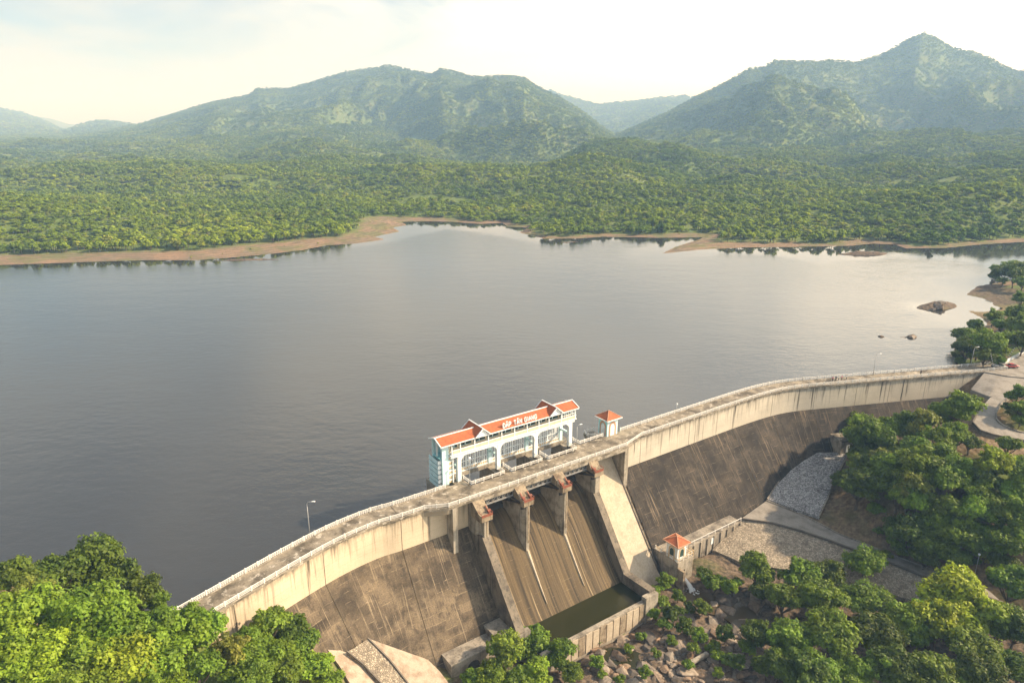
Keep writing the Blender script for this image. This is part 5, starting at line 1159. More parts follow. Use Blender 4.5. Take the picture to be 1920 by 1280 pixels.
# ================================================================== VEGETATION
def crown_mesh(name, seed, rx, ry, rz, n_cl, n_leaf, leaf, mat, flat=0.5, cl_r=0.30, openness=0.0):
    """crown of many leaf-sized faces gathered in clumps through an uneven volume; origin at crown base centre"""
    g = np.random.default_rng(seed); cs = []
    nl_ = 5 + seed % 3; lobes = []
    for k in range(nl_):
        a_ = 2 * math.pi * (k + g.uniform(-.25, .25)) / nl_; lobes.append(np.array([math.cos(a_) * g.uniform(.45, .8), math.sin(a_) * g.uniform(.45, .8), g.uniform(-.35, .35)]))
    lobes += [np.array([g.uniform(-.25, .25), g.uniform(-.25, .25), .55]), np.array([g.uniform(-.3, .3), g.uniform(-.3, .3), .1])]
    while len(cs) < n_cl:
        d = g.normal(size=3); d /= np.linalg.norm(d)
        p_ = lobes[len(cs) % len(lobes)] + d * np.array([.40, .40, .34]) * g.uniform(.5, 1.0)
        if p_[2] < -0.5: continue
        cs.append(p_)
    cs = np.array(cs); C = cs * np.array([rx, ry, rz]) * (1 - cl_r * 0.75) + np.array([0, 0, rz * 0.9])
    R0 = g.uniform(0.6, 1.25, n_cl) * cl_r * (rx + ry + rz) / 3
    k = n_leaf // n_cl; N = n_cl * k
    ci = np.repeat(np.arange(n_cl), k)
    d = g.normal(size=(N, 3)); d /= np.linalg.norm(d, axis=1)[:, None]
    d[:, 2] = np.where(d[:, 2] < -0.2, -d[:, 2] * g.uniform(-0.6, 1, N), d[:, 2])
    rr = g.uniform(0.35, 1.0, N) ** 0.45
    wob = 1 + 0.35 * np.sin(ci * 3.1 + d[:, 0] * 4) * np.sin(ci * 1.7 + d[:, 1] * 5)
    pos = C[ci] + d * (R0[ci] * rr * wob)[:, None] * np.array([1, 1, 0.75])
    nrm = d * 0.8 + g.normal(size=(N, 3)) * 0.5 + np.array([0, 0, 0.55 if leaf < 1 else 1.1]); nrm /= np.linalg.norm(nrm, axis=1)[:, None]
    a = np.cross(nrm, g.normal(size=(N, 3))); a /= np.linalg.norm(a, axis=1)[:, None] + 1e-9; b = np.cross(nrm, a)
    s = leaf * g.uniform(0.6, 1.35, N)[:, None]
    v = np.stack([pos - a * s * 0.55, pos + b * s * 0.36 + a * s * 0.05, pos + a * s * 0.6 - nrm * s * 0.12, pos - b * s * 0.36 + a * s * 0.05], 1).reshape(-1, 3)
    me = bpy.data.meshes.new(name); me.vertices.add(4 * N); me.vertices.foreach_set('co', v.astype(np.float32).ravel())
    me.loops.add(4 * N); me.loops.foreach_set('vertex_index', np.arange(4 * N, dtype=np.int32)); me.polygons.add(N); me.polygons.foreach_set('loop_start', np.arange(0, 4 * N, 4, dtype=np.int32))
    me.materials.append(mat); me.update(calc_edges=True)
    ct = g.uniform(0.15, 0.85, n_cl)
    t = me.attributes.new('tint', 'FLOAT', 'FACE'); t.data.foreach_set('value', np.clip(ct[ci] + g.normal(size=N) * 0.16, 0, 1).astype(np.float32))
    t = me.attributes.new('hue', 'FLOAT', 'FACE'); t.data.foreach_set('value', np.clip(g.uniform(0, 1, n_cl)[ci] + g.normal(size=N) * 0.2, 0, 1).astype(np.float32))
    return me, C
def trunk_mesh(name, seed, h_tr, C, r0):
    g = random.Random(seed); mb = MB(); top = Vector((g.uniform(-.3, .3), g.uniform(-.3, .3), h_tr + 0.6))
    mb.tube([(0, 0, -0.6), (0.05, 0, h_tr * .5), top, top + Vector((0.1, 0.1, max(1.0, C[:, 2].max() * 0.45)))], [r0 * 1.3, r0, r0 * .75, r0 * .3], 8)
    idx = np.argsort(-np.hypot(C[:, 0], C[:, 1]))[:9].tolist() + g.sample(range(len(C)), min(4, len(C)))
    for i in idx:
        e = Vector((C[i, 0], C[i, 1], C[i, 2] + h_tr)); m = top.lerp(e, 0.5) + Vector((0, 0, -0.25 * (e - top).length * 0.3))
        mb.tube([top - Vector((0, 0, .3)), m, e], [r0 * .45, r0 * .28, r0 * .08], 5)
    return mb.mesh(name, M['bark'], True)
# kinds for the near ground: (rx, ry, rz, trunk, clumps, leaves, leaf size)
KINDS = {
 'broad': [(5.2, 5.0, 4.1, 1.7, 56, 14500, 0.43), (5.6, 4.8, 3.8, 1.8, 62, 15000, 0.43), (4.8, 5.2, 4.4, 1.9, 52, 14000, 0.43)],
 'round': [(3.4, 3.3, 3.5, 1.2, 40, 9600, 0.38), (3.2, 3.5, 3.9, 1.3, 40, 9600, 0.38), (3.6, 3.2, 3.3, 1.1, 38, 9200, 0.38)],
 'sparse': [(3.6, 3.5, 3.2, 3.0, 26, 3600, 0.36), (3.3, 3.6, 3.6, 3.2, 28, 3800, 0.36)],
 'shrub': [(1.9, 1.8, 1.5, 0.3, 22, 3600, 0.28), (2.2, 1.7, 1.3, 0.3, 22, 3600, 0.28), (1.6, 1.9, 1.8, 0.35, 20, 3400, 0.28)],
}
PROTO = {}
for kd, lst in KINDS.items():
    for i, (rx, ry, rz, tr, nc_, nl, lf) in enumerate(lst):
        me, C = crown_mesh('crown', 100 + 17 * i + len(kd) * 7, rx, ry, rz, nc_, nl, lf, M['leaf'], cl_r=0.31 if kd != 'sparse' else 0.26)
        PROTO.setdefault(kd, []).append((me, trunk_mesh('trunk', i + 5, tr, C, 0.22 if kd != 'shrub' else 0.07), tr, rx, rz))
TONE = {'bright': (0.185, 0.300, 0.028), 'lime': (0.235, 0.345, 0.030), 'mid': (0.150, 0.240, 0.026), 'dark': (0.088, 0.142, 0.019), 'yellow': (0.275, 0.375, 0.024), 'olive': (0.185, 0.215, 0.040)}
tr_r = random.Random(21)
def tree(px, py, wpx, kind, tone, label, group, dz=None, tilt=0.0):
    """crown centred on the bearing of (px, py); base on the ground below it"""
    me, tk, th, rx, rz = PROTO[kind][tr_r.randrange(len(PROTO[kind]))]
    sc = 1.0
    for _ in range(3):
        x, y, z = on_ground(px, py, (th + rz * 0.8) * sc); s_ = y * CP + (ZC - z) * SP
        sc = min(max(wpx * s_ / F / (2.15 * rx), 0.45), 2.0)
    nm = {'shrub': 'shrub'}.get(kind, 'tree')
    r = empty(nm, (x, y, z - 0.1), tr_r.uniform(0, 6.28), label, nm, group); r.scale = (sc * tr_r.uniform(.92, 1.08), sc * tr_r.uniform(.92, 1.08), sc * tr_r.uniform(.9, 1.1))
    c = link('crown', me, r, (0, 0, th)); f = tr_r.uniform(0.85, 1.15); q = TONE[tone]; c.color = (q[0] * f * tr_r.uniform(.9, 1.1), q[1] * f, q[2] * f, 1)
    link('trunk', tk, r)
TREES = [
 # left bank
 (190, 1072, 165, 'broad', 'dark', 'large dark tree at the water edge left of the dam'), (110, 1072, 130, 'round', 'dark', 'dark tree left of the large dark tree'), (34, 1082, 120, 'round', 'dark', 'dark tree at the left picture edge by the water'), (262, 1112, 90, 'round', 'dark', 'dark tree between the large dark tree and the dam'), (292, 1130, 55, 'round', 'mid', 'small tree behind the left lamp'), (70, 1105, 70, 'sparse', 'olive', 'thin yellowish tree in front of the dark trees'),
 (38, 1170, 170, 'broad', 'bright', 'bright green tree at the left edge, upper row'), (165, 1158, 165, 'broad', 'bright', 'bright green tree below the large dark tree'), (103, 1205, 150, 'broad', 'lime', 'lime green tree in the middle of the left clump'), (225, 1185, 140, 'broad', 'bright', 'bright tree below the left lamp'), (12, 1235, 150, 'broad', 'lime', 'lime tree in the lower left corner'), (86, 1255, 150, 'broad', 'lime', 'lime tree at the bottom edge, second from the left'), (158, 1240, 130, 'round', 'bright', 'bright tree at the bottom edge, third from the left'), (228, 1255, 140, 'broad', 'lime', 'lime tree at the bottom edge, fourth from the left'), (292, 1235, 120, 'round', 'bright', 'bright round tree in the middle of the left clump bottom'), (340, 1182, 110, 'round', 'bright', 'bright round tree under the left end of the dam'), (300, 1180, 100, 'round', 'mid', 'mid green tree just right of the left lamp'), (390, 1178, 100, 'round', 'bright', 'bright round tree touching the left crest railing'), (362, 1145, 60, 'round', 'mid', 'small dark tree over the left crest railing'), (425, 1142, 62, 'round', 'dark', 'small dark tree against the pale dam face'), (432, 1230, 100, 'sparse', 'olive', 'thin yellowish tree with bare limbs below the pale face'), (370, 1255, 110, 'round', 'mid', 'mid green tree at the bottom edge below the yellowish tree'), (470, 1205, 90, 'round', 'mid', 'mid green tree right of the yellowish tree'), (500, 1182, 95, 'round', 'mid', 'dark green tree with crown over the brown slope, left'), (540, 1178, 95, 'round', 'dark', 'dark green tree with crown over the brown slope, right'), (570, 1210, 80, 'round', 'mid', 'mid green tree beside the pale bank'), (515, 1235, 100, 'broad', 'mid', 'broad mid green tree low in the left clump'), (585, 1255, 90, 'round', 'bright', 'bright tree at the bottom beside the pale bank'), (465, 1268, 110, 'broad', 'mid', 'broad tree at the bottom edge right of the thin tree'), (540, 1275, 100, 'round', 'mid', 'mid green tree at the bottom edge near the pale bank'), (615, 1278, 60, 'round', 'bright', 'small bright tree at the bottom edge against the pale bank'), (300, 1275, 120, 'broad', 'bright', 'bright tree at the bottom edge in the middle of the clump'), (20, 1290, 120, 'broad', 'bright', 'bright tree cut by the lower left corner'), (150, 1290, 130, 'broad', 'mid', 'mid green tree cut by the bottom edge on the left'),
 # foot of the spillway
 (995, 1210, 95, 'round', 'mid', 'green tree at the left end of the basin wall'), (948, 1222, 75, 'round', 'mid', 'green tree beside the arched culvert'), (1050, 1228, 70, 'round', 'mid', 'green tree in front of the basin wall'), (925, 1266, 80, 'round', 'bright', 'bright tree at the bottom edge below the culvert'), (890, 1274, 60, 'round', 'bright', 'small bright tree at the bottom edge left of the culvert'), (1010, 1262, 75, 'round', 'lime', 'lime tree at the bottom edge below the basin'), (968, 1280, 80, 'round', 'mid', 'green tree cut by the bottom edge below the basin'), (1075, 1262, 60, 'round', 'mid', 'green tree left of the rock pool'),
 # right of the stream
 (1420, 1066, 78, 'round', 'mid', 'dark tree in front of the beige stone bank, leftmost'), (1500, 1076, 82, 'round', 'mid', 'dark tree in front of the beige stone bank, second'), (1558, 1074, 70, 'round', 'dark', 'dark tree in front of the beige stone bank, third'), (1622, 1052, 100, 'broad', 'mid', 'wide tree rising over the service road'), (1470, 1125, 90, 'round', 'mid', 'green tree below the dark pair on the stream bank'), (1540, 1125, 100, 'broad', 'mid', 'broad green tree in the middle of the lower right wood'), (1620, 1120, 110, 'broad', 'mid', 'broad green tree under the wide tree'), (1430, 1110, 60, 'round', 'dark', 'dark tree by the pool below the valve house'), (1420, 1190, 70, 'round', 'dark', 'dark tree at the edge of the rocks'), (1480, 1195, 110, 'broad', 'mid', 'broad tree above the bottom right wood'), (1560, 1190, 120, 'broad', 'mid', 'broad tree in the bottom right wood, left'), (1640, 1190, 110, 'broad', 'dark', 'dark broad tree in the bottom right wood'), (1450, 1255, 90, 'round', 'dark', 'dark tree at the bottom edge by the rocks'), (1520, 1262, 110, 'broad', 'mid', 'tree at the bottom edge, first of the right wood'), (1600, 1262, 110, 'broad', 'mid', 'tree at the bottom edge, second of the right wood'), (1685, 1255, 110, 'broad', 'dark', 'tree at the bottom edge, third of the right wood'), (1760, 1265, 110, 'broad', 'dark', 'tree at the bottom edge, fourth of the right wood'), (1840, 1270, 110, 'broad', 'dark', 'tree at the bottom edge, fifth of the right wood'), (1910, 1255, 100, 'broad', 'dark', 'tree in the lower right corner'),
 (1795, 1125, 150, 'broad', 'yellow', 'large yellow-green tree at the end of the service road'), (1760, 1165, 100, 'round', 'yellow', 'yellow-green tree below the large yellow one'), (1850, 1165, 100, 'round', 'lime', 'lime tree right of the large yellow one'), (1700, 1180, 90, 'round', 'mid', 'green tree left of the yellow trees'), (1900, 1100, 90, 'round', 'mid', 'green tree at the right edge above the yellow tree'), (1905, 1175, 90, 'round', 'dark', 'dark tree at the right edge beside the lime tree'), (1820, 1215, 110, 'broad', 'mid', 'green tree under the yellow trees'),
 # right hillside
 (1632, 825, 108, 'broad', 'mid', 'tall tree beside the grey shed'), (1675, 800, 78, 'round', 'mid', 'tree behind the tall tree by the shed'), (1728, 808, 68, 'round', 'bright', 'bright tree on the upper right hillside'), (1620, 868, 80, 'round', 'mid', 'tree below the tall tree by the shed'), (1577, 897, 46, 'round', 'dark', 'small dark tree at the edge of the grey stone bank'), (1712, 892, 95, 'broad', 'bright', 'bright broad tree in the middle of the right hillside'), (1668, 880, 80, 'round', 'mid', 'tree left of the bright broad tree'), (1798, 762, 84, 'round', 'mid', 'dark tree in front of the hairpin road'), (1765, 775, 60, 'round', 'mid', 'tree left of the one before the hairpin'), (1797, 812, 66, 'round', 'bright', 'bright tree just below the hairpin road'), (1765, 830, 70, 'round', 'mid', 'tree below the bright hillside tree'), (1755, 862, 60, 'round', 'dark', 'dark tree in the hollow under the hairpin'), (1684, 930, 70, 'round', 'mid', 'tree at the top of the bare slope'), (1644, 955, 50, 'shrub', 'mid', 'shrub on the bare reddish slope'), (1720, 945, 80, 'round', 'bright', 'bright tree over the bare slope'), (1705, 1000, 108, 'broad', 'dark', 'large dark round tree above the service road'), (1760, 985, 80, 'round', 'mid', 'tree right of the large dark round tree'), (1768, 945, 60, 'sparse', 'olive', 'half bare tree on the right hillside'), (1808, 905, 80, 'round', 'mid', 'tree left of the yellow hillside tree'), (1860, 872, 72, 'round', 'yellow', 'yellow tree high on the right hillside'), (1908, 878, 60, 'round', 'bright', 'bright tree at the right edge beside the yellow one'), (1892, 838, 58, 'round', 'mid', 'tree just under the hairpin at the right edge'), (1830, 962, 95, 'broad', 'bright', 'bright broad tree low on the right hillside'), (1880, 955, 90, 'broad', 'mid', 'broad tree at the right edge of the hillside'), (1800, 1000, 85, 'round', 'mid', 'tree below the half bare one'), (1850, 1012, 95, 'broad', 'mid', 'broad tree above the roadside lamp'), (1905, 1010, 80, 'round', 'mid', 'tree at the right edge above the roadside lamp'), (1840, 925, 70, 'round', 'mid', 'tree between the yellow and the low bright tree'), (1895, 920, 70, 'round', 'bright', 'bright tree at the right edge, mid hillside'), (1650, 905, 70, 'round', 'dark', 'dark tree left of the bright broad tree'), (1735, 1040, 60, 'round', 'dark', 'dark tree at the foot of the hillside by the road'), (1790, 1045, 60, 'round', 'mid', 'tree by the road left of the lamp'), (1880, 1060, 70, 'round', 'dark', 'dark tree right of the roadside lamp'),
 (1908, 742, 50, 'round', 'mid', 'tree on the bank inside the hairpin'), (1900, 775, 34, 'shrub', 'olive', 'shrub inside the hairpin bend'), (1912, 790, 40, 'shrub', 'mid', 'green shrub low inside the hairpin bend'), (1892, 765, 26, 'shrub', 'dark', 'dark shrub against the inner kerb of the hairpin'), (1918, 765, 44, 'round', 'mid', 'tree at the right edge inside the hairpin'), (1830, 748, 30, 'shrub', 'mid', 'shrub on the paved bank left of the hairpin'), (1898, 500, 46, 'broad', 'mid', 'tree behind the two on the dark point'), (1870, 508, 34, 'round', 'mid', 'round tree in the clump on the dark point'), (1902, 520, 44, 'round', 'dark', 'dark tree in front of the clump on the dark point'), (1880, 528, 26, 'shrub', 'mid', 'shrub under the clump on the dark point'), (1918, 528, 40, 'round', 'mid', 'tree at the right edge beside the clump on the dark point'), (1915, 560, 36, 'round', 'mid', 'tree at the right edge between the two points'), (1895, 588, 40, 'shrub', 'bright', 'bright shrub on the grassy tongue by the inlet'),
 # lake shore at the right
 (1812, 655, 70, 'broad', 'dark', 'dark tree leaning over the lake behind the crest lamp'), (1852, 648, 70, 'broad', 'mid', 'tree on the lake shore right of the crest lamp'), (1890, 640, 70, 'broad', 'mid', 'tree on the lake shore above the yard'), (1915, 612, 60, 'broad', 'mid', 'tree at the right edge above the shore trees'), (1880, 610, 45, 'round', 'mid', 'tree at the green inlet shore'), (1918, 645, 50, 'round', 'dark', 'dark tree at the right edge behind the yard'), (1885, 512, 52, 'broad', 'dark', 'tree on the dark point of the right shore'), (1915, 508, 52, 'broad', 'mid', 'tree at the right edge on the dark point'), (1862, 520, 30, 'round', 'dark', 'small tree at the tip of the dark point'), (1848, 668, 40, 'round', 'dark', 'small dark tree on the bank beside the yard'), (1915, 590, 40, 'round', 'mid', 'small tree above the green inlet'),
]
for t_ in TREES: tree(*t_, 'trees around the dam')
for k in range(54):
    px_t, py_t = tr_r.uniform(1600, 1930), tr_r.uniform(765, 1060)
    if px_t < 1680 and py_t > 925 or py_t < 850 and px_t > 1822 or py_t > 1010 + (px_t - 1680) * 0.25: continue
    tree(px_t, py_t, tr_r.uniform(46, 84), 'round', tr_r.choice(['mid', 'mid', 'bright', 'dark', 'olive']), 'tree in the dense wood covering the right hillside', 'trees of the right hillside wood')
for k in range(34):
    px_t, py_t = tr_r.uniform(1795, 1935), tr_r.uniform(588, 684)
    if py_t > 684 - (px_t - 1860) * 0.35 or px_t < 1795 + (640 - py_t) * 0.6: continue
    tree(px_t, py_t, tr_r.uniform(22, 46), 'round', tr_r.choice(['mid', 'bright', 'dark', 'mid']), 'tree in the bushy wood on the right lake shore', 'trees of the right lake shore')
for k in range(16):
    tree(tr_r.uniform(1450, 1900), tr_r.uniform(1150, 1285), tr_r.uniform(60, 100), 'round', tr_r.choice(['mid', 'dark', 'mid', 'bright']), 'tree in the dense wood at the lower right', 'trees of the lower right wood')
SHRUBS = [(1250, 1088, 40), (1240, 1130, 36), (1262, 1152, 46), (1285, 1175, 52), (1310, 1192, 52), (1335, 1212, 46), (1292, 1140, 40), (1318, 1140, 44), (1272, 1118, 36), (1340, 1092, 58), (1318, 1080, 40), (1372, 1104, 44), (1140, 1186, 40), (1168, 1182, 30), (1200, 1192, 34), (1112, 1202, 40), (1232, 1108, 30), (1300, 1215, 40), (1350, 1230, 44), (1245, 1170, 34), (1090, 1218, 36), (1120, 1240, 34), (1385, 1090, 34), (1225, 1150, 30), (1360, 1190, 40), (1260, 1200, 30), (1380, 1240, 40), (1060, 1250, 36), (1130, 1262, 30), (1180, 1215, 34), (1230, 1225, 30), (1290, 1245, 34), (1345, 1262, 36), (1210, 1262, 30), (1400, 1215, 40), (1160, 1272, 34), (880, 978, 12)]
lab_s = 'leafy shrub growing among the rocks between the basin wall and the stream'
for q in SHRUBS[:-1]: tree(q[0], q[1], q[2], 'shrub', tr_r.choice(['mid', 'mid', 'dark', 'bright']), lab_s, 'shrubs in the rocky stream bed')
for k in range(26):                           # low scrub on the right hillside, filling between trees
    tree(tr_r.uniform(1640, 1915), tr_r.uniform(860, 1060), tr_r.uniform(26, 44), 'shrub', tr_r.choice(['mid', 'dark', 'olive', 'bright']), 'low shrub filling the gaps between trees on the right hillside', 'scrub on the right hillside')

# ================================================================== ROCKS
def rock_mesh(seed, sx, sy, sz):
    bm = bmesh.new(); g = np.random.default_rng(seed + 40)
    for _ in range(20):
        p = g.normal(size=3); p = p / np.linalg.norm(p) * g.uniform(0.75, 1.1); bm.verts.new(Vector(np.clip(p, -0.85, 0.75) * np.array([sx, sy, sz]) * 1.25))
    r_ = bmesh.ops.convex_hull(bm, input=bm.verts); bmesh.ops.delete(bm, geom=[v for v in bm.verts if not v.link_faces], context='VERTS')
    bmesh.ops.bevel(bm, geom=bm.edges[:], offset=0.035, segments=1, affect='EDGES', clamp_overlap=True)
    me = bpy.data.meshes.new('boulder'); bm.to_mesh(me); bm.free(); me.materials.append(M['rock']); return me
ROCKS = [rock_mesh(k, *q) for k, q in enumerate(((1, .8, .6), (1.2, .7, .45), (.9, .9, .7), (1.4, .8, .35), (1, 1, .5), (1.1, .6, .6), (1.5, 1.0, .3), (1.6, .7, .4), (1.0, .9, .45), (1.2, 1.1, .5)))]
rk = random.Random(9); placed = 0
def rock(px, py, size, label, group):
    x, y, z = on_ground(px, py, 0.1)
    o = link('boulder', ROCKS[rk.randrange(len(ROCKS))]); o.location = (x, y, z - size * 0.12); o.rotation_euler = (rk.uniform(-.35, .35), rk.uniform(-.35, .35), rk.uniform(0, 6.28)); o.scale = (size, size * rk.uniform(.8, 1.2), size * rk.uniform(.8, 1.2))
    tag(o, label, 'rock', group)
for k in range(290):                          # bed below the basin
    f = rk.random(); px = 1100 + 330 * f + rk.uniform(-30, 30); py = rk.uniform(1185, 1282) if rk.random() < .75 else rk.uniform(1120, 1200)
    if py < 1190 and px < 1270: px = rk.uniform(1330, 1440)
    rock(px, py, rk.choice([0.4, 0.5, 0.6, 0.8, 0.9, 1.1, 1.4, 1.9, 2.5]) * rk.uniform(.8, 1.15), 'boulder in the rocky stream bed below the stilling basin', 'boulders in the stream bed')
for px, py, s_, lab in ((1757, 572, 3.2, 'dark rock on top of the rocky islet'), (1765, 567, 2.6, 'dark rock at the far end of the rocky islet'), (1742, 581, 2.6, 'dark rock at the near end of the rocky islet'), (1711, 632, 1.9, 'largest of the low rocks standing out of the lake'), (1652, 631, 1.3, 'lone low rock standing out of the lake on the left'), (1696, 632, 0.8, 'small flat rock left of the largest lake rock'), (1838, 609, 1.6, 'rock at the waterline of the green inlet'), (1679, 472, 2.0, 'pale rock at the end of the low island')):
    rock(px, py, s_, lab, 'rocks in the lake')
mb = MB()
for k in range(1500):                         # loose stones between the boulders
    px_s, py_s = rk.uniform(1090, 1450), rk.uniform(1130, 1282)
    if py_s < 1195 and px_s < 1300: continue
    q = up(px_s, py_s, -34.2); sz = rk.uniform(.08, .35); a = rk.uniform(0, 3.14); c_, s_ = math.cos(a) * sz, math.sin(a) * sz; h_ = sz * rk.uniform(.5, 1.1)
    mb.add([(q[0] + c_, q[1] + s_, 0), (q[0] - s_, q[1] + c_, 0), (q[0] - c_ * .8, q[1] - s_, 0), (q[0] + s_, q[1] - c_ * .9, 0), (q[0] + c_ * .3, q[1] + .2 * sz, h_)], [(0, 1, 4), (1, 2, 4), (2, 3, 4), (3, 0, 4), (3, 2, 1, 0)])
zz_ = np.array(mb.v); gz_ = grid_z(zz_[:, 0], zz_[:, 1]); mb.v = [(a, b, c + d - 0.06) for (a, b, c), d in zip(mb.v, gz_)]
tag(mb.build('loose_stones', M['rock']), 'loose stones scattered between the boulders of the stream bed', 'stones', kind='stuff')
# streams and rock pools
def pool(name, pts, z, mat, label):
    mb = MB(); P = smooth_path([up(a, b, z)[:2] for a, b in pts] + [up(*pts[0], z)[:2]], 2); n = len(P) - 1
    mb.add([(p[0], p[1], z) for p in P[:n]] + [(p[0], p[1], z - .3) for p in P[:n]], [tuple(range(n))] + [(i, (i + 1) % n, n + (i + 1) % n, n + i) for i in range(n)])
    tag(mb.build(name, mat), label, kind=ST)
pool('stream', [(1268, 1095), (1330, 1098), (1400, 1118), (1420, 1150), (1425, 1190), (1440, 1230), (1430, 1250), (1400, 1210), (1370, 1160), (1310, 1145), (1270, 1120)], -34.05, M['stream'], 'brown stream below the water jet')
pool('rock_pool', [(1125, 1216), (1160, 1212), (1200, 1222), (1230, 1240), (1210, 1256), (1160, 1248), (1130, 1236)], -34.1, M['pool'], 'dark pool among the boulders')
# concrete beam lying on the rocks
p = on_ground(1308, 1235, 0.6); o = part('concrete_beam', M['pier'], lambda mb: mb.box(-3.2, 3.2, -.5, .5, -.4, .4), None, bevel=.06); o.location = (p[0], p[1], p[2] + .6); o.rotation_euler = (0.05, -0.06, R(30)); tag(o, 'fallen concrete beam lying on the rocks', 'beam')

# ================================================================== FOREST ON THE HILLS
FT = []
for i, (rx, rz, n_cl, n_lf, lf) in enumerate(((4.3, 4.6, 20, 420, 1.7), (3.9, 5.2, 18, 380, 1.6), (4.8, 4.2, 22, 440, 1.75), (3.6, 4.4, 16, 360, 1.55))):
    me, C = crown_mesh('forest_tree', 300 + i, rx, rx * 0.95, rz, n_cl, n_lf, lf, M['forest'], cl_r=0.36)
    tb = MB(); tb.tube([(0, 0, -1), (0, 0, 3), (0.2, 0, 6)], [0.3, 0.24, 0.1], 5); tmh = tb.mesh('trunk', M['bark'])
    FT.append((me, tmh))
fc = bpy.data.collections.new('forest_library')
for me, tmh in FT:
    bm = bmesh.new(); bm.from_mesh(me)
    for v in bm.verts: v.co.z += 2.0
    n0 = len(bm.faces); bm.from_mesh(tmh); bm.faces.ensure_lookup_table()
    jm = bpy.data.meshes.new('wood_tree'); bm.to_mesh(jm); bm.free(); jm.materials.append(M['forest']); jm.materials.append(M['bark'])
    mi = np.zeros(len(jm.polygons), np.int32); mi[n0:] = 1; jm.polygons.foreach_set('material_index', mi)
    ob = bpy.data.objects.new('wood_tree', jm); fc.objects.link(ob)
def scatter():
    out = []
    g = RNG
    for y0, y1, sp in ((430, 1000, 5.4), (1000, 1700, 6.2), (1700, 2800, 7.6), (2800, 4800, 9.4), (4800, 7800, 22.0)):
        area = 0.5 * (y1 ** 2 - y0 ** 2) * (2700 + 780) / (F / CP); n = int(area / sp ** 2)
        y = np.sqrt(g.uniform(y0 * y0, y1 * y1, n)); X = g.uniform(-780, 2700, n); x = (X - 960) / (F / CP) * y
        out.append(np.stack([x, y, np.full(n, sp / (7.9 if y0 < 2500 else 9.0))], 1))
    y = np.sqrt(g.uniform(60 ** 2, 430 ** 2, 9000)); X = np.where(g.random(9000) < .5, g.uniform(1975, 3400, 9000), g.uniform(-1500, -60, 9000))   # banks beyond the view
    out.append(np.stack([(X - 960) / (F / CP) * y, y, np.full(9000, 0.8)], 1)); side0 = sum(len(o_) for o_ in out[:-1])
    A_ = np.concatenate(out); z, sd, sdw, bw, w, isl = terrain(A_[:, 0], A_[:, 1], True)
    edge = bw * 0.95 + 4 * fbm(A_[:, 0] / 15, A_[:, 1] / 15, 2, 44)
    ok = (sdw > edge) & (w < 0.05) & (isl < .5) & (fbm(A_[:, 0] / 70, A_[:, 1] / 45, 4, 66) > -0.47 - 0.2 * sm(900, 600, A_[:, 1]) + 0.0 * A_[:, 1])
    sid = np.arange(len(A_)) >= side0; spx = 960 + F * A_[:, 0] / (A_[:, 1] * CP + (ZC - z) * SP); ok = np.where(sid, ((spx < -110) | (spx > 2030)) & (sd > 6) & (z > WZ + 0.5) & ~((A_[:, 0] > 120) & (A_[:, 0] < 200) & (A_[:, 1] > 180) & (A_[:, 1] < 262)), ok & (A_[:, 1] > 430))
    # drop trees far down behind a nearer crest
    ang = (TZ + 10 - ZC) / GY; run = np.maximum.accumulate(ang, axis=0)
    X = XA(A_[:, 0], A_[:, 1]); ix = np.clip(np.round((X - TX0) / (TX1 - TX0) * (TNC - 1)).astype(int), 0, TNC - 1); iy = np.clip(np.searchsorted(ys, A_[:, 1]) - 4, 0, len(ys) - 1)
    ok &= ((z + 40 + 0.006 * A_[:, 1] - ZC) / A_[:, 1] > run[iy, ix]) | sid
    beachy = ~sid & (sdw > 4) & (sdw < edge) & (w < .05) & (RNG.random(len(sdw)) < 0.05) & (A_[:, 1] < 1000)
    A_[beachy, 2] *= RNG.uniform(0.12, 0.32, beachy.sum()); ok |= beachy
    return A_[ok], z[ok], np.where(beachy | sid, 99, sdw - edge)[ok]
SC, SZ, SE = scatter()
# the trees lining the water stand singly, the wood behind them is one mass
front = np.nonzero((SE < 9) & (SC[:, 1] < 900))[0]
key = SC[front, 1] * 1.0 + 0; vis = np.abs(XA(SC[front, 0], SC[front, 1]) - 960) < 990
front = front[vis]; front = front[np.argsort(SC[front, 1])][:240]
mask = np.ones(len(SC), bool); mask[front] = False
for i in front:
    x, y, s0 = SC[i]; X = XA(x, y); k = tr_r.randrange(len(FT))
    lab, gr = (('tree at the water edge of the wooded left peninsula', 'shore trees of the left peninsula') if X < 760 else ('tree at the water edge along the middle cove', 'shore trees of the middle cove') if X < 1260 else ('tree at the water edge of the far right shore', 'shore trees of the far right shore'))
    r = empty('shore_tree', (x, y, SZ[i] - .2), tr_r.uniform(0, 6.28), lab, 'tree', gr); q = tr_r.uniform(.75, 1.2); r.scale = (q * .85, q * .85, q * tr_r.uniform(.65, .95))
    link('crown', FT[k][0], r, (0, 0, 2.0)); link('trunk', FT[k][1], r)
FP, FZ = SC[mask], SZ[mask]
pm = bpy.data.meshes.new('forest'); pm.vertices.add(len(FP)); pm.vertices.foreach_set('co', np.stack([FP[:, 0], FP[:, 1], FZ - .3], 1).astype(np.float32).ravel())
g = RNG; sc_ = FP[:, 2] * np.clip(np.exp(g.normal(-0.05, 0.30, len(FP))), 0.45, 1.9); vattr(pm, 'size', sc_); vattr(pm, 'turn', g.uniform(0, 6.28, len(FP)))
pk = pm.attributes.new('pick', 'INT', 'POINT'); pk.data.foreach_set('value', g.integers(0, len(FT), len(FP)).astype(np.int32))
fo = tag(link('forest', pm), 'dense green forest covering the hills and mountains', 'forest', kind='stuff')
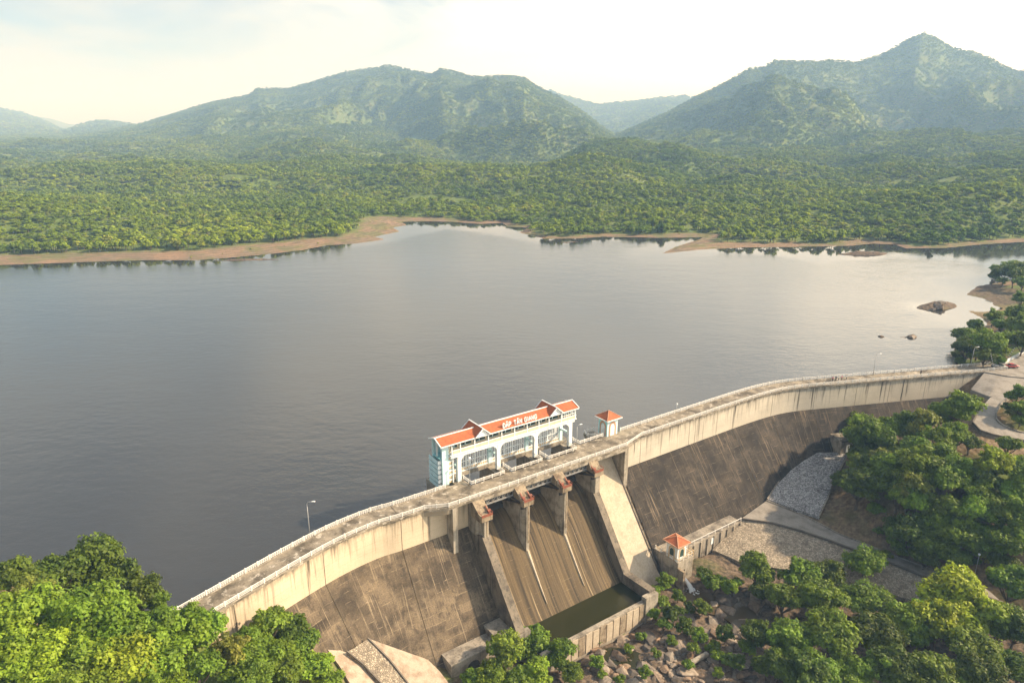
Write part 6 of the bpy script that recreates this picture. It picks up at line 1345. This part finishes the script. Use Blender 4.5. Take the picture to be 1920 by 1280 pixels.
ng = bpy.data.node_groups.new('forest_scatter', 'GeometryNodeTree'); ng.interface.new_socket('Geometry', in_out='INPUT', socket_type='NodeSocketGeometry'); ng.interface.new_socket('Geometry', in_out='OUTPUT', socket_type='NodeSocketGeometry')
gi = ng.nodes.new('NodeGroupInput'); go = ng.nodes.new('NodeGroupOutput'); ip = ng.nodes.new('GeometryNodeInstanceOnPoints'); ci = ng.nodes.new('GeometryNodeCollectionInfo')
ci.inputs['Collection'].default_value = fc; ci.inputs['Separate Children'].default_value = True; ci.inputs['Reset Children'].default_value = True
def nattr(nm, ty):
    q = ng.nodes.new('GeometryNodeInputNamedAttribute'); q.data_type = ty; q.inputs['Name'].default_value = nm; return q.outputs['Attribute']
cx_ = ng.nodes.new('ShaderNodeCombineXYZ'); ng.links.new(nattr('turn', 'FLOAT'), cx_.inputs['Z'])
er = ng.nodes.new('FunctionNodeEulerToRotation'); ng.links.new(cx_.outputs[0], er.inputs[0])
m2p = ng.nodes.new('GeometryNodeMeshToPoints')
ng.links.new(gi.outputs[0], m2p.inputs['Mesh']); ng.links.new(m2p.outputs[0], ip.inputs['Points']); ng.links.new(ci.outputs[0], ip.inputs['Instance']); ip.inputs['Pick Instance'].default_value = True
ng.links.new(nattr('pick', 'INT'), ip.inputs['Instance Index']); ng.links.new(er.outputs[0], ip.inputs['Rotation']); sz3 = ng.nodes.new('ShaderNodeCombineXYZ'); sa = nattr('size', 'FLOAT'); sh = ng.nodes.new('ShaderNodeMath'); sh.operation = 'MULTIPLY'; sh.inputs[1].default_value = 0.62; ng.links.new(sa, sh.inputs[0]); ng.links.new(sa, sz3.inputs['X']); ng.links.new(sa, sz3.inputs['Y']); ng.links.new(sh.outputs[0], sz3.inputs['Z']); ng.links.new(sz3.outputs[0], ip.inputs['Scale'])
ng.links.new(ip.outputs[0], go.inputs[0])
md = fo.modifiers.new('scatter', 'NODES'); md.node_group = ng

# ================================================================== HAZE
hz = MB(); hz.box(-29000, 29000, -400, 14200, -75, 640)
hm = bpy.data.materials.new('valley_haze'); hm.use_nodes = True; hn = hm.node_tree.nodes; hn.clear()
pv = hn.new('ShaderNodeVolumePrincipled'); pv.inputs['Color'].default_value = (0.36, 0.62, 1.0, 1); pv.inputs['Absorption Color'].default_value = (1, 1, 1, 1); pv.inputs['Density'].default_value = 1.9e-4; pv.inputs['Anisotropy'].default_value = 0.0
ho = hn.new('ShaderNodeOutputMaterial'); hm.node_tree.links.new(pv.outputs[0], ho.inputs['Volume'])
tag(hz.build('haze', hm), 'thin blue evening haze over the valley', kind='stuff')
print('FOREST', len(FP), 'front', len(front))
